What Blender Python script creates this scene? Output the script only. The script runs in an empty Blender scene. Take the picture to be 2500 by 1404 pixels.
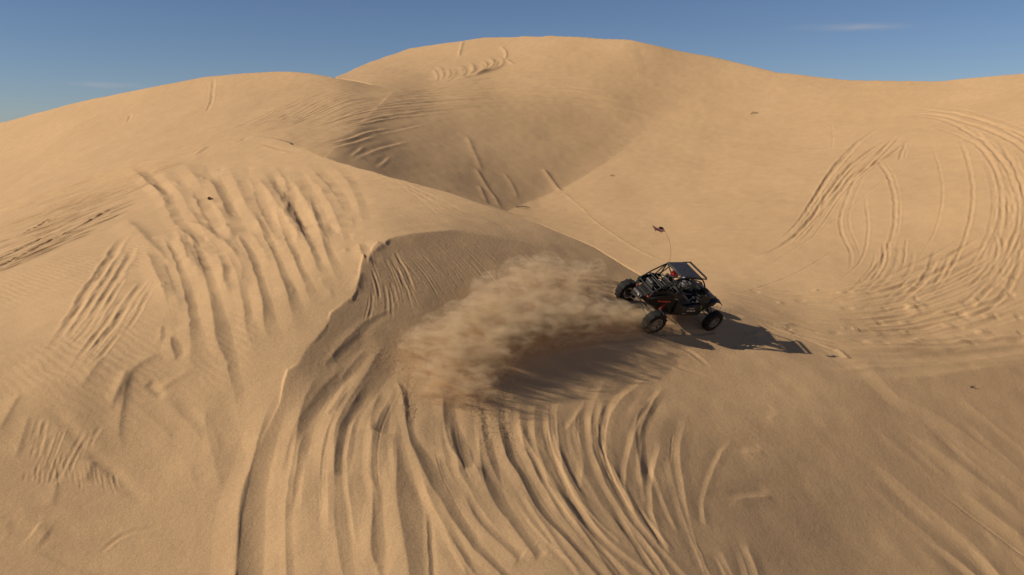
import bpy, bmesh, math, random
import numpy as np
from mathutils import Vector, Matrix, Quaternion

random.seed(7)
RNG = np.random.default_rng(11)
SC = bpy.context.scene
COL = SC.collection
Q = 1.0        # grid density

# ------------------------------------------------------------------ camera
FPX = 1944.0                    # focal length in pixels of a 2500 px wide picture
PITCH = math.radians(10.8)
CAM_Z = 15.0
cam_d = bpy.data.cameras.new('camera')
cam_d.sensor_width = 36.0
cam_d.lens = FPX / 2500.0 * 36.0
cam_d.clip_start = 0.1
cam_d.clip_end = 6000.0
cam = bpy.data.objects.new('camera', cam_d)
cam.location = (0, 0, CAM_Z)
cam.rotation_euler = (math.pi / 2 - PITCH, 0, 0)
COL.objects.link(cam)
SC.camera = cam

# ------------------------------------------------------------------ sun, sky, exposure
SUN_DIR = Vector((-0.795, -0.215, 0.567)).normalized()     # towards the sun
sun_d = bpy.data.lights.new('sun', 'SUN')
sun_d.energy = 4.75
sun_d.angle = math.radians(0.55)
sun_d.color = (1.0, 0.93, 0.80)
sun = bpy.data.objects.new('sun', sun_d)
sun.rotation_euler = SUN_DIR.to_track_quat('Z', 'Y').to_euler()
sun.location = (-60, -20, 70)
COL.objects.link(sun)

world = bpy.data.worlds.new('World')
SC.world = world
world.use_nodes = True
wn, wl = world.node_tree.nodes, world.node_tree.links
wn.clear()
w_out = wn.new('ShaderNodeOutputWorld')
w_bg = wn.new('ShaderNodeBackground')
w_sky = wn.new('ShaderNodeTexSky')
w_sky.sky_type = 'NISHITA'
w_sky.sun_disc = False
w_sky.sun_elevation = math.asin(SUN_DIR.z)
w_sky.sun_rotation = math.atan2(SUN_DIR.x, SUN_DIR.y)
w_sky.altitude = 600
w_sky.air_density = 0.8
w_sky.dust_density = 0.35
w_sky.ozone_density = 2.6
w_bg.inputs['Strength'].default_value = 0.060
# two faint wisps of high cloud, fixed to directions in the sky
w_tc = wn.new('ShaderNodeTexCoord')
def _wm(op, a, b=None, c=None):
    n = wn.new('ShaderNodeMath'); n.operation = op
    for k, x in enumerate((a, b, c)):
        if x is None: continue
        if isinstance(x, (int, float)): n.inputs[k].default_value = x
        else: wl.new(x, n.inputs[k])
    return n.outputs[0]
def wisp(u, v, lu, lv, amt):
    a = (u - 1250.0) / 1944.0; b = (702.0 - v) / 1944.0; cp, sp = math.cos(PITCH), math.sin(PITCH)
    d = Vector((a, cp + sp * b, -sp + cp * b)).normalized(); r = d.cross(Vector((0, 0, 1))).normalized(); r = (r + Vector((0, 0, -.03))).normalized(); q = r.cross(d)
    def dot(vec):
        n = wn.new('ShaderNodeVectorMath'); n.operation = 'DOT_PRODUCT'; n.inputs[1].default_value = vec; wl.new(w_tc.outputs['Generated'], n.inputs[0]); return n.outputs['Value']
    nz = wn.new('ShaderNodeTexNoise'); nz.inputs['Scale'].default_value = 55; nz.inputs['Detail'].default_value = 4
    mp = wn.new('ShaderNodeMapping'); mp.inputs['Scale'].default_value = (0.25, 0.25, 2.2); wl.new(w_tc.outputs['Generated'], mp.inputs['Vector']); wl.new(mp.outputs[0], nz.inputs['Vector'])
    x = _wm('POWER', _wm('ABSOLUTE', _wm('DIVIDE', dot(r), lu)), 2.0); y = _wm('POWER', _wm('ABSOLUTE', _wm('DIVIDE', dot(q), lv)), 2.0)
    e = _wm('EXPONENT', _wm('MULTIPLY', _wm('ADD', x, y), -1.0)); f = _wm('GREATER_THAN', dot(d), 0.0)
    n2 = _wm('MAXIMUM', _wm('MULTIPLY_ADD', nz.outputs['Fac'], 3.0, -0.8), 0.0)
    return _wm('MULTIPLY', _wm('MULTIPLY', _wm('MULTIPLY', e, n2), f), amt)
w_cl = _wm('ADD', wisp(250, 207, 0.030, 0.0026, 1.0), wisp(2080, 66, 0.040, 0.0032, 0.6))
w_tint = wn.new('ShaderNodeMix'); w_tint.data_type = 'RGBA'; w_tint.blend_type = 'MULTIPLY'; w_tint.inputs[0].default_value = 1.0
w_tint.inputs[7].default_value = (0.96, 1.0, 1.12, 1)
wl.new(w_sky.outputs[0], w_tint.inputs[6])
w_mix = wn.new('ShaderNodeMix'); w_mix.data_type = 'RGBA'; w_mix.inputs[7].default_value = (6.5, 6.6, 7.4, 1)
wl.new(w_cl, w_mix.inputs[0]); wl.new(w_tint.outputs[2], w_mix.inputs[6]); wl.new(w_mix.outputs[2], w_bg.inputs['Color'])
wl.new(w_bg.outputs[0], w_out.inputs['Surface'])

SC.view_settings.view_transform = 'Standard'
SC.view_settings.look = 'None'
SC.view_settings.exposure = 0.0
SC.view_settings.gamma = 1.0
SC.cycles.use_denoising = True
SC.cycles.max_bounces = 6
SC.cycles.volume_bounces = 2
SC.cycles.transparent_max_bounces = 16


# ------------------------------------------------------------------ small helpers
def tag(o, label=None, cat=None, group=None, kind=None):
    if label: o['label'] = label
    if cat: o['category'] = cat
    if group: o['group'] = group
    if kind: o['kind'] = kind
    return o

CP, SP = math.cos(PITCH), math.sin(PITCH)
def ray(u, v):
    """direction of the view ray through a point of the 2500 x 1404 picture"""
    a = (np.asarray(u, float) - 1250.0) / FPX
    b = (702.0 - np.asarray(v, float)) / FPX
    return a, CP + SP * b, -SP + CP * b
def W(u, v, D):
    """ground survey point: picture position and forward distance -> x, y, height relative to the camera"""
    x, y, z = ray(u, v)
    return x / y * D, D, z / y * D


BF = Vector((0.85619, 0.50537, -0.10740)).normalized()      # buggy: forward, up, point on the ground below its middle
BU = Vector((0.30879, -0.33388, 0.89060)); BU = (BU - BF * BU.dot(BF)).normalized()
BL = BU.cross(BF); BO = Vector((5.2532, 26.4541, -5.9883))

def smax(a, b, k):
    h = np.clip(0.5 + 0.5 * (a - b) / k, 0, 1)
    return b + (a - b) * h + k * h * (1 - h)
def smin(a, b, k):
    return -smax(-a, -b, k)
def sstep(a, b, x):
    t = np.clip((x - a) / (b - a), 0, 1)
    return t * t * (3 - 2 * t)

_lat = RNG.random((256, 256)) * 2 - 1
def vnoise(x, y, s, seed=0):
    x = x / s + seed * 17.3; y = y / s + seed * 9.1
    xi = np.floor(x).astype(int); yi = np.floor(y).astype(int)
    fx = x - xi; fy = y - yi
    fx = fx * fx * (3 - 2 * fx); fy = fy * fy * (3 - 2 * fy)
    g = lambda i, j: _lat[(xi + i) % 256, (yi + j) % 256]
    return (g(0, 0) * (1 - fx) + g(1, 0) * fx) * (1 - fy) + (g(0, 1) * (1 - fx) + g(1, 1) * fx) * fy

# ------------------------------------------------------------------ dune survey
# Every dune face is stored as a smooth sheet of inverse distances seen from the survey point (the origin);
# the faces are then assembled into one height field z(x, y).
BRINK=[(570,2600),(572,1700),(580,1404),(590,1260),(620,1120),(690,965),(740,860),(800,785),(870,700),(912,600),(960,578),(1100,560),(1280,592),(1420,632),(1550,682),(1600,692),
 (1760,752),(1900,795),(2000,850),(2060,900),(2200,925),(2500,888),(2950,860)]
CREST=[(-500,650),(-200,575),(0,520),(300,410),(560,347),(610,330),(670,338),(730,355),(800,385),(880,410),(960,432),(1080,465),(1200,505),(1320,548),(1450,602),(1560,668),(1600,692)]
BCR=[(-500,440),(-300,387),(0,300),(200,246),(400,206),(500,187),(600,178),(690,173),(760,178),(820,190),(880,200),(960,221)]
JL=[(790,385),(830,350),(900,280),(960,221)]
ASK=[(700,235),(830,183),(900,152),(1000,118),(1180,91),(1350,87),(1540,97),(1640,120),(1750,140),(1900,176),(2060,195),(2300,197),(2500,178),(2800,160),(3000,155)]
SHEET_STEP = 45.0
SHEETS = [
    (550, -50, 58, 27, '''345,326,308,292,283,281,289,308,339,380,429,484,541,598,654,708,759,805,847,883,911,933,948,953,951,942,928,910,889,866,844,821,801,782,768,758,753,753,759,771,
787,807,830,854,878,900,917,930,936,936,931,920,906,889,870,850,829,808,509,487,467,448,435,430,435,453,484,526,576,629,684,737,787,834,880,922,959,991,1017,1037,
1051,1057,1055,1047,1034,1019,1003,985,968,951,935,922,912,907,906,911,922,938,958,983,1010,1039,1067,1093,1115,1130,1137,1137,1130,1118,1102,1083,1063,1041,1019,997,675,652,629,607,
590,581,583,600,631,675,726,778,829,877,919,958,998,1035,1068,1094,1116,1136,1151,1157,1154,1146,1135,1124,1113,1101,1089,1078,1068,1060,1055,1054,1058,1067,1082,1102,1127,1156,1188,1222,
1255,1286,1312,1331,1339,1338,1329,1315,1296,1276,1254,1231,1208,1186,849,824,799,774,753,739,737,752,786,831,882,932,977,1017,1049,1077,1108,1141,1167,1186,1202,1221,1239,1245,1238,1230,
1223,1217,1212,1208,1203,1198,1194,1191,1191,1195,1204,1218,1237,1261,1289,1322,1359,1397,1436,1473,1506,1530,1540,1537,1526,1508,1488,1466,1442,1419,1395,1372,1032,1008,982,956,933,915,909,925,
961,1003,1048,1087,1120,1150,1171,1187,1207,1230,1248,1261,1273,1288,1305,1305,1296,1291,1291,1292,1295,1298,1301,1303,1305,1308,1313,1323,1338,1357,1380,1407,1439,1476,1516,1557,1601,1646,1688,1721,
1735,1730,1715,1695,1674,1650,1626,1602,1578,1554,1226,1204,1181,1158,1138,1123,1121,1146,1191,1214,1225,1239,1252,1266,1272,1282,1301,1315,1321,1331,1341,1347,1350,1347,1342,1342,1344,1346,1355,1364,
1374,1385,1394,1404,1415,1432,1454,1479,1507,1536,1570,1611,1653,1696,1743,1793,1843,1893,1915,1910,1894,1874,1852,1828,1804,1780,1756,1732,1430,1413,1396,1383,1375,1378,1399,1444,1483,1468,1425,1393,
1397,1403,1397,1393,1398,1402,1402,1404,1407,1404,1395,1393,1390,1389,1392,1396,1405,1414,1427,1440,1452,1468,1488,1513,1544,1576,1609,1641,1677,1718,1764,1811,1861,1913,1966,2026,2062,2068,2058,2041,
2021,1998,1974,1951,1928,1905,1642,1630,1621,1617,1622,1640,1670,1695,1673,1636,1598,1562,1547,1539,1524,1502,1489,1484,1477,1463,1451,1448,1444,1436,1433,1437,1448,1456,1463,1473,1486,1500,1521,1546,
1573,1602,1636,1671,1707,1743,1781,1826,1876,1929,1983,2038,2091,2146,2187,2204,2203,2192,2176,2156,2134,2112,2091,2070,1854,1847,1843,1844,1852,1871,1892,1874,1808,1757,1725,1696,1659,1624,1600,1583,
1566,1546,1531,1518,1507,1498,1487,1483,1492,1503,1512,1520,1529,1541,1557,1582,1614,1648,1682,1713,1747,1783,1821,1862,1906,1956,2009,2064,2118,2170,2220,2268,2307,2327,2333,2328,2316,2299,2281,2263,
2244,2226,2061,2056,2052,2053,2059,2072,2065,2009,1953,1893,1837,1796,1762,1726,1695,1671,1651,1630,1611,1599,1583,1567,1563,1567,1578,1587,1595,1608,1627,1649,1672,1700,1733,1769,1804,1839,1874,1912,
1953,1999,2051,2105,2158,2210,2259,2305,2348,2389,2423,2443,2450,2449,2441,2430,2416,2402,2387,2372,2256,2249,2244,2241,2238,2231,2186,2133,2081,2019,1956,1906,1868,1830,1793,1762,1735,1716,1693,1671,
1665,1663,1671,1673,1679,1687,1698,1722,1754,1786,1816,1844,1875,1908,1942,1979,2016,2056,2099,2146,2198,2250,2299,2345,2386,2425,2462,2498,2527,2545,2555,2557,2554,2548,2539,2530,2520,2510,2435,2425,
2414,2402,2386,2358,2308,2252,2191,2132,2076,2025,1978,1924,1873,1836,1807,1782,1765,1755,1765,1767,1770,1783,1802,1818,1835,1862,1896,1931,1963,1993,2023,2057,2094,2132,2170,2209,2251,2294,2337,2381,
2423,2461,2495,2528,2558,2588,2614,2632,2645,2651,2654,2654,2652,2648,2644,2640,2597,2581,2564,2543,2517,2480,2431,2376,2318,2263,2213,2165,2116,2058,1996,1939,1897,1860,1865,1872,1884,1898,1910,1928,
1951,1975,2002,2031,2060,2090,2118,2146,2174,2209,2247,2285,2321,2357,2395,2433,2469,2502,2534,2563,2590,2616,2640,2664,2686,2706,2722,2734,2743,2750,2755,2758,2761,2764,2743,2722,2699,2673,2640,2601,
2555,2504,2451,2401,2354,2309,2263,2213,2160,2111,2069,2039,2033,2035,2050,2068,2081,2095,2116,2145,2175,2204,2228,2253,2279,2304,2329,2358,2392,2425,2456,2485,2516,2547,2576,2603,2627,2648,2669,2689,
2708,2727,2747,2769,2790,2808,2824,2838,2851,2862,2873,2883,2876,2851,2825,2795,2761,2722,2679,2633,2587,2542,2500,2459,2419,2380,2342,2309,2285,2270,2259,2250,2249,2253,2259,2269,2289,2315,2341,2365,
2386,2409,2433,2458,2480,2502,2525,2550,2573,2596,2620,2644,2666,2687,2705,2722,2739,2755,2771,2787,2806,2828,2852,2876,2900,2922,2943,2962,2981,2999,3001,2974,2946,2915,2881,2845,2806,2765,2725,2686,
2650,2615,2583,2554,2528,2507,2492,2482,2474,2464,2454,2447,2446,2453,2466,2485,2507,2528,2549,2569,2591,2612,2631,2648,2665,2682,2699,2716,2731,2746,2760,2774,2787,2800,2812,2825,2837,2849,2863,2886,
2913,2943,2973,3003,3033,3061,3089,3116,3122,3095,3066,3036,3004,2971,2936,2901,2867,2835,2804,2777,2753,2732,2715,2703,2695,2689,2683,2676,2667,2657,2651,2653,2662,2674,2689,2707,2728,2747,2762,2777,
2793,2807,2820,2831,2840,2846,2852,2858,2864,2870,2876,2883,2890,2897,2905,2912,2923,2945,2975,3011,3048,3086,3124,3162,3198,3234,3244,3217,3190,3161,3132,3102,3072,3042,3014,2988,2965,2944,2928,2915,
2906,2901,2899,2899,2901,2902,2903,2906,2913,2928,2952,2977,2999,3001,2965,2940,2927,2927,2939,2949,2956,2958,2956,2956,2957,2959,2962,2964,2966,2967,2970,2972,2975,2978,2985,3008,3041,3082,3127,3173,
3220,3266,3311,3356,3371,3345,3319,3293,3267,3240,3215,3191,3168,3148,3131,3117,3108,3102,3100,3102,3108,3118,3129,3144,3162,3186,3219,3266,3328,3404,3481,3495,3369,3244,3171,3122,3100,3092,3085,3071,
3056,3049,3051,3053,3056,3057,3055,3051,3047,3045,3044,3046,3050,3074,3112,3159,3211,3266,3321,3376,3430,3482,3503,3480,3456,3432,3409,3387,3366,3346,3329,3315,3304,3296,3293,3294,3299,3309,3323,3342,
3365,3394,3428,3472,3527,3594,3673,3756,3821,3818,3708,3574,3462,3368,3328,3290,3254,3221,3192,3166,3154,3152,3148,3142,3135,3130,3125,3120,3116,3113,3116,3144,3189,3242,3302,3366,3429,3492,3554,3615,
3644,3623,3602,3581,3561,3542,3525,3510,3498,3489,3483,3481,3484,3491,3503,3520,3542,3569,3602,3642,3689,3745,3809,3880,3953,4017,4052,4030,3943,3822,3696,3591,3536,3497,3451,3406,3370,3334,3302,3280,
3259,3237,3218,3205,3196,3192,3188,3187,3182,3216,3271,3332,3401,3473,3545,3616,3685,3753,3793,3775,3756,3738,3722,3706,3693,3682,3674,3669,3668,3671,3679,3692,3709,3732,3761,3795,3835,3882,3935,3995,
4059,4123,4182,4225,4237,4207,4132,4027,3912,3808,3733,3690,3648,3607,3563,3528,3496,3469,3442,3421,3388,3351,3314,3281,3259,3251,3243,3291,3358,3431,3509,3590,3670,3747,3823,3897,3951,3935,3919,3904,
3890,3878,3868,3861,3856,3856,3859,3866,3878,3895,3917,3945,3978,4017,4061,4111,4166,4223,4281,4336,4379,4405,4404,4371,4305,4217,4118,4026,3950,3895,3850,3808,3754,3722,3699,3674,3646,3620,3578,3525,
3470,3417,3377,3360,3367,3410,3476,3552,3635,3720,3804,3887,3968,4048,4116,4102,4089,4076,4065,4056,4049,4045,4044,4047,4053,4064,4080,4100,4126,4157,4193,4234,4280,4329,4382,4434,4485,4528,4560,4574,
4565,4532,4474,4399,4316,4234,4161,4100,4048,4000,3952,3917,3890,3861,3830,3793,3746,3690,3632,3578,3538,3520,3528,3565,3624,3697,3778,3864,3951,4037,4121,4205,4287,4275,4264,4254,4246,4239,4235,4234,
4236,4241,4251,4265,4283,4306,4334,4367,4404,4446,4491,4538,4587,4634,4677,4711,4733,4740,4727,4694,4643,4578,4506,4432,4363,4301,4246,4195,4149,4110,4076,4041,4004,3961,3912,3856,3801,3752,3716,3700,
3708,3739,3792,3859,3937,4021,4108,4195,4281,4366,4463,4453,4444,4435,4429,4425,4423,4424,4429,4437,4449,4466,4486,4511,4541,4574,4612,4653,4697,4742,4786,4827,4863,4890,4905,4906,4891,4860,4814,4756,
4691,4625,4559,4498,4441,4390,4343,4300,4260,4220,4177,4131,4080,4027,3976,3931,3900,3886,3893,3922,3969,4032,4105,4187,4272,4358,4444,4530,4640,4632,4624,4618,4614,4612,4613,4616,4623,4634,4648,4667,
4689,4716,4746,4781,4818,4858,4900,4942,4981,5017,5047,5068,5078,5076,5059,5029,4986,4934,4875,4813,4751,4692,4635,4583,4534,4487,4443,4398,4352,4303,4252,4201,4153,4113,4085,4073,4080,4106,4149,4208,
4278,4356,4439,4524,4610,4696'''),
    (-610, 30, 42, 19, '''1940,1851,1764,1681,1603,1530,1462,1399,1342,1290,1243,1202,1166,1135,1110,1089,1073,1062,1054,1049,1047,1048,1050,1053,1056,1058,1059,1057,1050,1036,1013,979,935,883,826,767,708,650,592,535,
477,420,1955,1861,1769,1680,1595,1514,1438,1369,1306,1250,1201,1160,1126,1099,1078,1065,1057,1054,1055,1060,1068,1078,1089,1101,1113,1124,1133,1141,1145,1143,1132,1108,1070,1022,969,915,863,810,
755,700,643,586,1977,1877,1778,1681,1588,1498,1414,1337,1267,1207,1156,1114,1083,1060,1046,1040,1040,1047,1059,1074,1091,1111,1131,1151,1171,1190,1207,1223,1237,1248,1251,1238,1207,1162,1111,1065,
1020,973,921,867,810,753,2009,1901,1794,1688,1584,1484,1390,1303,1225,1159,1106,1066,1038,1022,1015,1018,1029,1048,1070,1096,1123,1152,1180,1207,1233,1259,1282,1302,1323,1344,1363,1364,1348,1303,
1253,1221,1187,1143,1092,1036,978,919,2055,1938,1820,1703,1588,1475,1367,1268,1181,1110,1056,1020,999,992,996,1010,1034,1067,1101,1137,1174,1211,1246,1277,1307,1337,1367,1390,1410,1433,1456,1473,
1485,1454,1415,1404,1372,1321,1264,1203,1142,1082,2122,1993,1864,1734,1604,1476,1353,1239,1140,1063,1012,986,979,987,1006,1037,1078,1127,1174,1217,1261,1305,1348,1385,1422,1461,1502,1536,1567,1596,
1615,1634,1648,1632,1622,1601,1551,1489,1425,1361,1298,1236,2213,2073,1931,1787,1642,1497,1357,1225,1112,1029,991,986,1004,1038,1081,1131,1185,1241,1293,1342,1394,1449,1504,1554,1602,1652,1702,1744,
1788,1819,1824,1832,1837,1823,1779,1730,1681,1625,1565,1503,1440,1378,2332,2180,2026,1869,1709,1549,1392,1244,1114,1027,1014,1046,1087,1136,1189,1245,1309,1376,1444,1507,1574,1641,1701,1756,1810,1864,
1918,1965,2005,2018,2014,2023,2025,1979,1906,1848,1797,1745,1689,1630,1569,1508,2480,2318,2153,1984,1812,1638,1468,1307,1167,1079,1086,1141,1190,1250,1314,1386,1466,1551,1633,1708,1782,1852,1915,1973,
2029,2082,2130,2168,2193,2198,2190,2187,2159,2093,2026,1967,1914,1860,1804,1747,1687,1627,2660,2490,2316,2138,1956,1772,1591,1420,1274,1182,1186,1262,1333,1413,1498,1586,1675,1765,1849,1929,2011,2086,
2155,2213,2262,2303,2336,2358,2368,2362,2344,2317,2271,2210,2147,2087,2030,1973,1916,1858,1798,1738,2870,2695,2517,2334,2147,1959,1774,1602,1456,1362,1363,1462,1558,1654,1748,1840,1930,2023,2112,2192,
2267,2334,2393,2442,2480,2508,2527,2535,2531,2514,2485,2445,2392,2331,2268,2205,2144,2084,2024,1964,1904,1843,3108,2932,2753,2570,2385,2200,2021,1857,1723,1638,1638,1732,1832,1932,2033,2132,2228,2317,
2394,2462,2523,2577,2622,2658,2684,2700,2705,2700,2684,2656,2618,2570,2513,2450,2385,2320,2256,2192,2130,2067,2005,1943,3371,3196,3020,2842,2662,2483,2310,2154,2028,1955,1962,2053,2163,2270,2368,2457,
2537,2609,2672,2727,2773,2812,2843,2865,2878,2880,2873,2856,2828,2791,2745,2691,2631,2566,2499,2431,2364,2298,2232,2167,2103,2039,3653,3482,3310,3137,2963,2791,2628,2485,2377,2326,2350,2431,2526,2618,
2701,2774,2838,2895,2943,2983,3015,3039,3055,3063,3062,3052,3032,3004,2967,2921,2868,2809,2745,2678,2608,2538,2469,2400,2333,2266,2199,2133,3954,3785,3616,3451,3290,3133,2991,2871,2783,2742,2755,2809,
2880,2955,3023,3081,3130,3172,3205,3231,3248,3258,3260,3254,3239,3216,3185,3147,3100,3047,2988,2924,2856,2786,2715,2643,2572,2501,2431,2363,2295,2227,4273,4110,3947,3791,3644,3507,3385,3283,3206,3165,
3161,3188,3233,3285,3335,3378,3413,3440,3460,3472,3475,3471,3459,3439,3412,3377,3335,3286,3232,3171,3106,3038,2967,2894,2820,2746,2673,2601,2530,2459,2390,2320,4609,4454,4301,4155,4020,3897,3789,3698,
3625,3578,3559,3564,3585,3614,3644,3670,3691,3704,3710,3708,3698,3680,3655,3622,3583,3536,3484,3426,3363,3296,3225,3152,3077,3001,2925,2849,2774,2701,2628,2556,2485,2415,4957,4810,4665,4528,4401,4287,
4186,4100,4029,3977,3945,3932,3933,3942,3953,3963,3968,3966,3958,3942,3918,3887,3849,3804,3753,3696,3633,3566,3496,3422,3345,3267,3188,3109,3031,2953,2876,2801,2727,2654,2582,2510,5312,5171,5033,4903,
4783,4674,4577,4493,4421,4365,4323,4296,4279,4270,4263,4256,4245,4228,4206,4176,4139,4095,4044,3987,3924,3856,3784,3708,3630,3549,3467,3384,3301,3218,3137,3057,2979,2902,2826,2752,2679,2607'''),
    (-610, 180, 55, 42, '''2470,2367,2268,2172,2081,1996,1915,1838,1767,1700,1636,1577,1522,1471,1423,1379,1339,1304,1274,1250,1232,1221,1217,1221,1231,1249,1273,1302,1335,1371,1409,1450,1490,1530,1569,1604,1636,1665,1689,1709,
1724,1736,1744,1749,1751,1751,1749,1746,1742,1736,1729,1720,1711,1700,1688,2502,2395,2289,2186,2087,1993,1903,1820,1743,1673,1609,1552,1502,1458,1420,1387,1360,1339,1325,1316,1314,1318,1328,1344,1367,
1395,1427,1464,1502,1543,1585,1628,1672,1714,1755,1792,1825,1854,1878,1897,1911,1921,1927,1929,1928,1924,1919,1912,1904,1895,1885,1873,1861,1848,1835,2542,2427,2314,2202,2094,1989,1891,1799,1715,1641,
1577,1522,1478,1442,1415,1395,1382,1377,1378,1386,1401,1421,1446,1475,1509,1548,1590,1633,1676,1720,1764,1810,1857,1902,1944,1983,2017,2046,2070,2088,2101,2109,2112,2111,2106,2099,2089,2078,2066,2053,
2040,2026,2011,1996,1981,2595,2471,2347,2225,2104,1988,1877,1774,1682,1603,1538,1488,1452,1427,1413,1408,1413,1425,1445,1472,1506,1544,1586,1629,1674,1723,1773,1820,1865,1910,1956,2003,2051,2099,2143,
2182,2216,2244,2267,2285,2296,2302,2301,2296,2287,2275,2261,2245,2229,2212,2194,2177,2159,2141,2124,2664,2530,2394,2259,2124,1992,1866,1749,1646,1562,1498,1455,1431,1423,1426,1441,1466,1500,1543,1592,
1647,1707,1767,1824,1879,1933,1983,2031,2078,2126,2170,2216,2265,2314,2358,2395,2428,2455,2477,2492,2501,2503,2498,2487,2472,2455,2435,2414,2392,2370,2348,2327,2306,2285,2264,2757,2610,2462,2312,2161,
2011,1866,1732,1617,1527,1467,1438,1435,1449,1477,1516,1566,1628,1698,1774,1852,1925,1991,2050,2104,2155,2208,2262,2317,2369,2416,2462,2509,2557,2600,2633,2660,2684,2703,2716,2721,2716,2703,2686,2663,
2639,2612,2584,2556,2529,2502,2477,2452,2427,2403,2878,2720,2559,2394,2226,2058,1893,1741,1610,1514,1463,1460,1490,1538,1598,1668,1749,1841,1930,2012,2094,2170,2240,2305,2365,2420,2475,2531,2587,2640,
2690,2740,2788,2836,2878,2906,2926,2944,2955,2963,2959,2943,2919,2891,2860,2826,2791,2756,2722,2688,2656,2626,2596,2568,2540,3034,2867,2696,2519,2337,2153,1972,1802,1658,1557,1523,1562,1642,1734,1831,
1928,2023,2118,2206,2288,2371,2453,2530,2604,2671,2732,2790,2848,2906,2962,3018,3073,3124,3172,3215,3242,3254,3255,3248,3238,3218,3181,3141,3103,3061,3016,2972,2929,2887,2847,2809,2774,2740,2708,2677,
3231,3059,2882,2700,2512,2322,2136,1963,1819,1728,1727,1817,1931,2038,2140,2240,2340,2438,2532,2620,2705,2789,2871,2951,3024,3091,3154,3219,3286,3354,3421,3484,3542,3600,3656,3688,3681,3669,3635,3556,
3493,3425,3366,3317,3261,3203,3150,3099,3050,3004,2961,2920,2883,2847,2812,3467,3296,3121,2941,2758,2577,2406,2254,2136,2072,2087,2182,2288,2393,2498,2605,2711,2815,2912,3002,3088,3174,3259,3341,3416,
3488,3559,3630,3704,3783,3862,3928,3987,4056,4134,4162,4120,4085,4022,3891,3785,3681,3598,3526,3450,3383,3321,3263,3209,3157,3109,3064,3023,2985,2948,3737,3574,3408,3238,3068,2903,2749,2614,2511,2460,
2487,2590,2696,2802,2908,3017,3127,3233,3330,3418,3503,3588,3670,3747,3820,3896,3971,4041,4107,4175,4236,4272,4296,4311,4349,4392,4378,4337,4261,4145,4026,3910,3808,3706,3621,3545,3480,3416,3357,3301,
3251,3204,3162,3122,3084,4027,3876,3724,3566,3407,3254,3112,2989,2898,2857,2896,3007,3115,3221,3327,3437,3550,3660,3756,3836,3915,3994,4069,4137,4204,4272,4335,4385,4423,4449,4463,4465,4466,4462,4471,
4506,4510,4477,4408,4309,4196,4081,3970,3863,3770,3686,3615,3549,3490,3435,3385,3340,3298,3259,3221,4319,4180,4040,3897,3753,3616,3491,3386,3310,3280,3322,3432,3538,3640,3741,3848,3958,4064,4155,4229,
4299,4367,4430,4487,4538,4583,4617,4638,4647,4647,4639,4630,4627,4626,4622,4624,4610,4571,4505,4415,4312,4203,4095,3991,3897,3813,3738,3673,3614,3563,3516,3474,3434,3397,3361,4603,4477,4351,4224,4101,
3987,3886,3807,3756,3745,3791,3889,3983,4074,4163,4256,4351,4439,4516,4584,4642,4694,4743,4783,4807,4821,4829,4831,4832,4832,4822,4809,4801,4787,4763,4736,4699,4646,4576,4490,4393,4292,4191,4095,4006,
3925,3854,3792,3738,3690,3647,3608,3572,3538,3504,4879,4766,4655,4547,4446,4358,4287,4239,4221,4238,4293,4372,4445,4516,4584,4651,4715,4776,4835,4889,4929,4959,4985,4997,4999,5000,4999,4996,4994,4993,
4986,4977,4957,4925,4883,4834,4777,4710,4633,4547,4455,4361,4269,4181,4100,4028,3963,3908,3859,3817,3779,3745,3713,3683,3653,5145,5046,4950,4860,4780,4716,4673,4655,4664,4703,4761,4818,4870,4919,4965,
5006,5044,5081,5121,5154,5162,5154,5150,5152,5157,5162,5161,5158,5153,5147,5143,5131,5096,5045,4985,4918,4845,4767,4683,4597,4508,4421,4337,4258,4187,4124,4068,4021,3980,3944,3913,3884,3858,3832,3807,
5401,5314,5231,5156,5093,5048,5025,5024,5047,5088,5136,5174,5210,5243,5275,5307,5338,5362,5370,5362,5338,5310,5285,5278,5279,5278,5275,5273,5270,5267,5267,5248,5205,5143,5070,4990,4906,4819,4732,4644,
4559,4478,4402,4333,4272,4218,4173,4134,4102,4074,4050,4027,4006,3986,3965,5646,5569,5496,5433,5382,5348,5333,5338,5358,5387,5413,5434,5453,5470,5485,5501,5513,5509,5489,5465,5443,5425,5408,5397,5391,
5389,5388,5387,5383,5382,5381,5351,5297,5226,5144,5055,4964,4872,4782,4695,4614,4538,4471,4411,4359,4316,4280,4251,4227,4207,4190,4174,4159,4144,4129,5880,5809,5743,5685,5640,5610,5596,5597,5610,5627,
5633,5632,5633,5633,5634,5634,5627,5614,5596,5574,5552,5532,5522,5513,5504,5502,5501,5500,5497,5499,5486,5444,5380,5301,5212,5118,5022,4928,4838,4753,4676,4607,4547,4497,4454,4421,4394,4373,4358,4345,
4335,4326,4316,4306,4296,6104,6035,5970,5914,5867,5834,5814,5807,5810,5815,5810,5795,5783,5772,5761,5748,5736,5722,5703,5681,5660,5644,5634,5625,5618,5616,5615,5613,5610,5611,5583,5530,5458,5373,5280,
5182,5085,4991,4903,4822,4750,4688,4636,4593,4559,4534,4516,4503,4495,4489,4485,4481,4477,4471,4465,6320,6249,6181,6120,6067,6025,5994,5973,5958,5946,5930,5915,5900,5886,5872,5859,5844,5828,5810,5790,
5771,5755,5745,5737,5732,5730,5729,5726,5725,5711,5672,5612,5535,5446,5351,5254,5157,5066,4981,4905,4839,4783,4737,4702,4676,4658,4646,4640,4638,4638,4639,4639,4639,4638,4636,6531,6454,6380,6310,6248,
6194,6148,6111,6082,6058,6040,6025,6011,5997,5983,5968,5953,5936,5918,5900,5882,5867,5857,5854,5852,5850,5846,5842,5836,5811,5763,5696,5616,5526,5430,5334,5241,5153,5073,5002,4942,4892,4853,4824,4804,
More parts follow.
